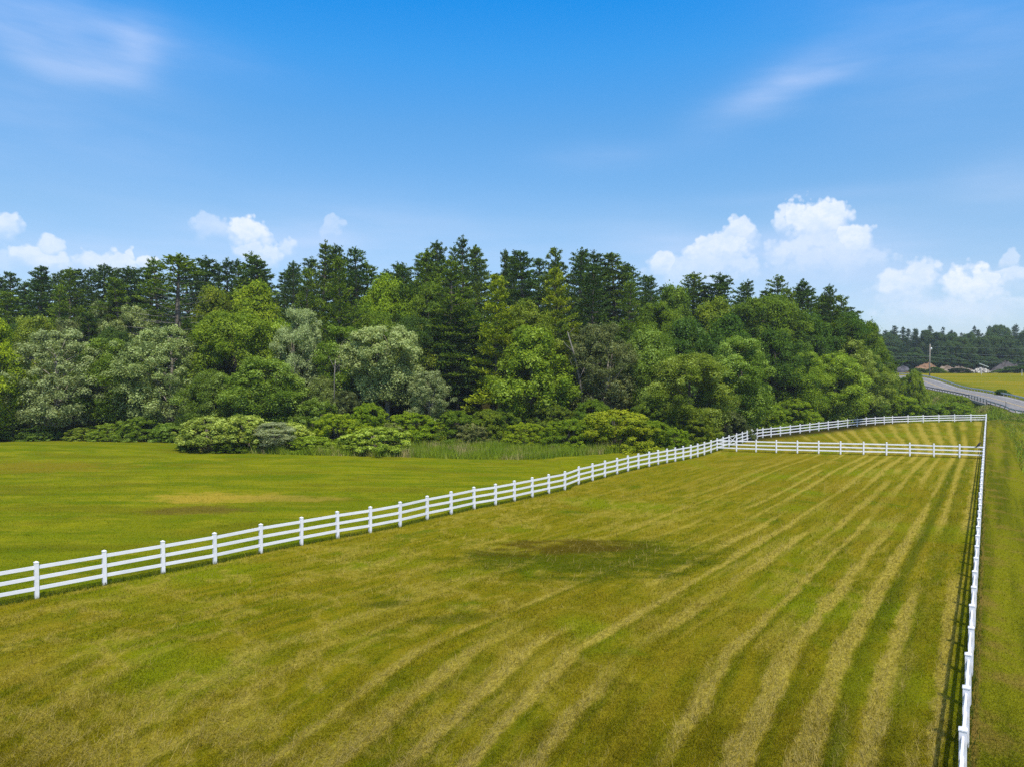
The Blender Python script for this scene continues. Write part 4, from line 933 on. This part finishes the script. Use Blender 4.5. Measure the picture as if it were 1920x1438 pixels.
# delineator posts and field posts
def stake(x, ybase, Y, h, mat, label, name='marker_post', hat=True):
    p = at_depth(x, ybase, Y); p.z = ground_z(p.x, p.y); root = empty(name, p); tag(root, label, 'post')
    MB().box((0, 0, h/2-.1), (.06, .035, h/2+.1)).build('stake', mat, root, bevel=.008)
    if hat: MB().box((0, -.045, h-.14), (.055, .008, .10)).build('reflector', mWhiteP, root)
d1 = along(-.3, [s_at(189)])[0]; stake(*(1767, 735, d1.y), 1.6, mRail, 'thin dark marker post on the near road edge, left of the bridge')
d1 = along(-.3, [s_at(156)])[0]; stake(*(1886, 763, d1.y), 1.6, mRail, 'thin dark marker post on the near road edge, right of the bridge')
stake(1840, 709, 262, 2.3, mWhiteP, 'pale post in the hay field right of the utility pole', 'field_post', False)
stake(1916, 712, 258, 2.3, mWhiteP, 'pale post in the hay field at the right frame edge', 'field_post', False)
# earth mounds, rubble and a boom in front of the far wood
def mound(x, ybase, wpx, hpx, Y, col, label, name='earth_mound', seed=1, twin=1):
    p = at_depth(x, ybase, Y); gz = ground_z(p.x, Y); R = wpx/FPX*Y/2; Hh = hpx/FPX*Y+max(0, at_depth(x, ybase, Y).z-gz); r2 = random.Random(seed); n, m_ = 14, 40; V = []; F = []
    for i in range(n+1):
        f = i/n
        for k in range(m_):
            a = 2*PI*k/m_; q = 1+.16*math.sin(3*a+seed)+.1*math.sin(7*a+seed*2); rr = R*f*(q*f+1-f)
            hh = Hh*(1-f**1.6)*(1+.14*math.sin(a*2*twin+seed)*f*2+r2.uniform(-.2, .2)*(f > 0)+.22*math.sin(a*3+seed)*math.sin(f*6+seed)); V.append((rr*math.cos(a), rr*math.sin(a)*.7, max(-.5, hh) if i < n else -.6))
    for i in range(n):
        for k in range(m_): F.append((i*m_+k, i*m_+(k+1) % m_, (i+1)*m_+(k+1) % m_, (i+1)*m_+k))
    me = np_mesh(name, V, F, simple(label[:18], col, .4, .5, .95, .05, bstr=.8, bd=.3), smooth=False); o = link(bpy.data.objects.new(name, me)); o.location = (p.x, Y, gz); return tag(o, label, 'mound', 'mounds before the far wood')
mound(1738, 699, 70, 14, 318, (.17, .10, .058), 'large orange-brown earth mound behind the utility pole', seed=1)
mound(1775, 699, 50, 11, 316, (.15, .115, .085), 'grey-brown earth mound right of the orange one', seed=2)
mound(1800, 699, 50, 10, 320, (.14, .112, .085), 'narrow grey-brown mound left of the white rubble', seed=3)
mound(1887, 697, 66, 15, 330, (.062, .055, .054), 'dark grey gravel mound at the right, right of the white rubble', seed=4)
mound(1693, 697, 40, 9, 330, (.07, .068, .075), 'low dark gravel mound showing just right of the wood', seed=5)
def rubble():
    p = at_depth(1838, 699, 308); root = empty('rubble_pile', (p.x, 308, ground_z(p.x, 308))); tag(root, 'heap of white broken concrete lumps in front of the far wood', 'rubble'); r2 = random.Random(3); mb = MB()
    for _ in range(170):
        a, r = r2.uniform(0, 2*PI), r2.random()**.6; x, y = 5.4*r*math.cos(a), 3*r*math.sin(a); z = max(.1, 2.6*(1-r)*r2.uniform(.6, 1)); s = r2.uniform(.22, .6)
        ax = Matrix.Rotation(r2.uniform(0, 6), 3, Vector((r2.random(), r2.random(), r2.random())).normalized()); mb.box((x, y, z), (s, s*r2.uniform(.4, .9), s*r2.uniform(.25, .6)), tuple(ax.col))
    mb.build('concrete_lumps', simple('broken_concrete', (.38, .345, .30), .3, 1), root)
rubble()
def boom():
    p = at_depth(1853, 699, 326); root = empty('conveyor', (p.x, 326, ground_z(p.x, 326))); tag(root, 'long thin sloping conveyor above the white rubble', 'machine')
    a = Vector((0, 0, 2.6)); b = at_depth(1836, 682, 326)-root.location
    MB().beam(a, b, .5, .35).build('belt_boom', mSteel, root); MB().beam(Vector((-.6, .1, -.2)), a+Vector((-.6, .1, 0)), .25, .25).build('leg', mRail, root); MB().beam((a+b)/2+Vector((0, .1, -4)), (a+b)/2, .25, .25).build('leg', mRail, root)
boom()
for x, yt, wp, cl, lb in ((1722, 690, 34, DK, 'dark bush in front of the orange-brown mound'), (1752, 688, 30, DK, 'dark bush at the foot of the utility pole'), (1798, 690, 46, (.04, .062, .02), 'grey-green bush before the grey-brown mounds'),
                         (1760, 690, 24, MD, 'green bush right beside the orange-brown mound'), (1908, 686, 60, DK, 'dark bush row end at the right frame edge before the far wood')):
    T('shrub', x, yt, wp, 300, cl, 0, lb, 'bushes before the far wood')

# ------------------------------------------------------------------ far wood beyond the hay field
FW = 'trees of the far wood'
r3 = random.Random(9); n = 0
for row, (Yd, y0, jit) in enumerate(((348, 640, 14), (392, 626, 10), (450, 617, 8))):
    for x in range(1600, 1990, (17, 13, 12)[row]):
        kind = 'pine' if r3.random() < (.35, .6, .7)[row] else 'round'
        lbs = {0: 'dark %s in the front row of the far wood beyond the hay field', 1: 'dark %s in the middle of the far wood beyond the hay field', 2: 'dark %s on the skyline of the far wood beyond the hay field'}
        y = y0+r3.uniform(-jit, jit)-(x > 1840)*5*(row == 2)
        T(kind, x+r3.uniform(-5, 5), y, r3.uniform(24, 36) if kind == 'pine' else r3.uniform(32, 46), Yd+r3.uniform(-8, 8), (.048, .088, .036) if kind == 'pine' else (.066, .112, .036), 0, lbs[row] % ('pine' if kind == 'pine' else 'leafy tree'), FW)
for x in range(1620, 1990, 22):
    T('round', x+r3.uniform(-6, 6), 664+r3.uniform(-8, 8), 46, 338, (.055, .098, .034), 0, 'low dark leafy tree along the foot of the far wood', FW)
# far wooded hill beyond
def far_hill():
    V = []; F = []; n, m_ = 90, 8
    for i in range(n+1):
        x = 200+i*8
        for k in range(m_+1):
            f = k/m_; hh = 40-6*math.cos(min(i, 45)*.07)+1.2*math.sin(i*.9)+1.0*math.sin(i*2.3+k); V.append((x, 600+f*160, -5+max(0, hh)*math.sin(min(1, f*1.6)*PI/2)*sstep(0, 30, i)+0))
    for i in range(n):
        for k in range(m_): a = i*(m_+1)+k; F.append((a, a+m_+1, a+m_+2, a+1))
    m, t = new_mat('wooded_hill'); P = t.n('ShaderNodeNewGeometry').outputs['Position']; nz = t.noise(P, .08, 5, .7); finish(t, t.mix(nz, (.02, .035, .012), (.055, .08, .02)), .95, 0, nz, 1, 6)
    tag(link(bpy.data.objects.new('hill', np_mesh('hill', V, F, m, smooth=True))), kind='structure')
far_hill()
# ------------------------------------------------------------------ bird on the cross fence
def bird():
    a, b = CP[-2], CP[-1]; p = a+(b-a)*.78+Vector((0, 0, 1.375)); mb = MB(); mf = simple('dark_feathers', (.018, .018, .022), .3, 20)
    root = empty('bird', p); tag(root, 'small black bird sitting on the top rail near the fence corner', 'bird')
    mb.tube([(-.17, 0, .0), (-.12, 0, .05), (-.02, 0, .14), (.07, 0, .24), (.12, 0, .30), (.16, 0, .33), (.19, 0, .325)], [.012, .05, .085, .085, .055, .055, .02], 10); mb.build('body', mf, root, True)
    MB().beam((-.13, 0, .04), (-.34, 0, -.07), .07, .02).build('tail', mf, root); MB().tube([(.18, 0, .325), (.24, 0, .315)], [.018, .003], 6).build('beak', mf, root)
    lg = MB(); lg.tube([(0, .03, .0), (0, .03, .1)], [.008, .008], 4); lg.build('leg', mf, root); lg = MB(); lg.tube([(0, -.03, .0), (0, -.03, .1)], [.008, .008], 4); lg.build('leg', mf, root)
    root.scale = (1.3, 1.3, 1.3)
bird()

# ------------------------------------------------------------------ the air between here and the far wood
def haze():
    mb = MB(); mb.box((0, 2900, 25), (14500, 3300, 31)); m, t = new_mat('air'); o = t.n('ShaderNodeOutputMaterial'); v = t.n('ShaderNodeVolumePrincipled')
    v.inputs['Color'].default_value = (.80, .88, 1, 1); v.inputs['Density'].default_value = .00016; v.inputs['Anisotropy'].default_value = .2
    t.t.links.new(v.outputs[0], o.inputs['Volume']); tag(mb.build('haze', m), kind='stuff')
haze()
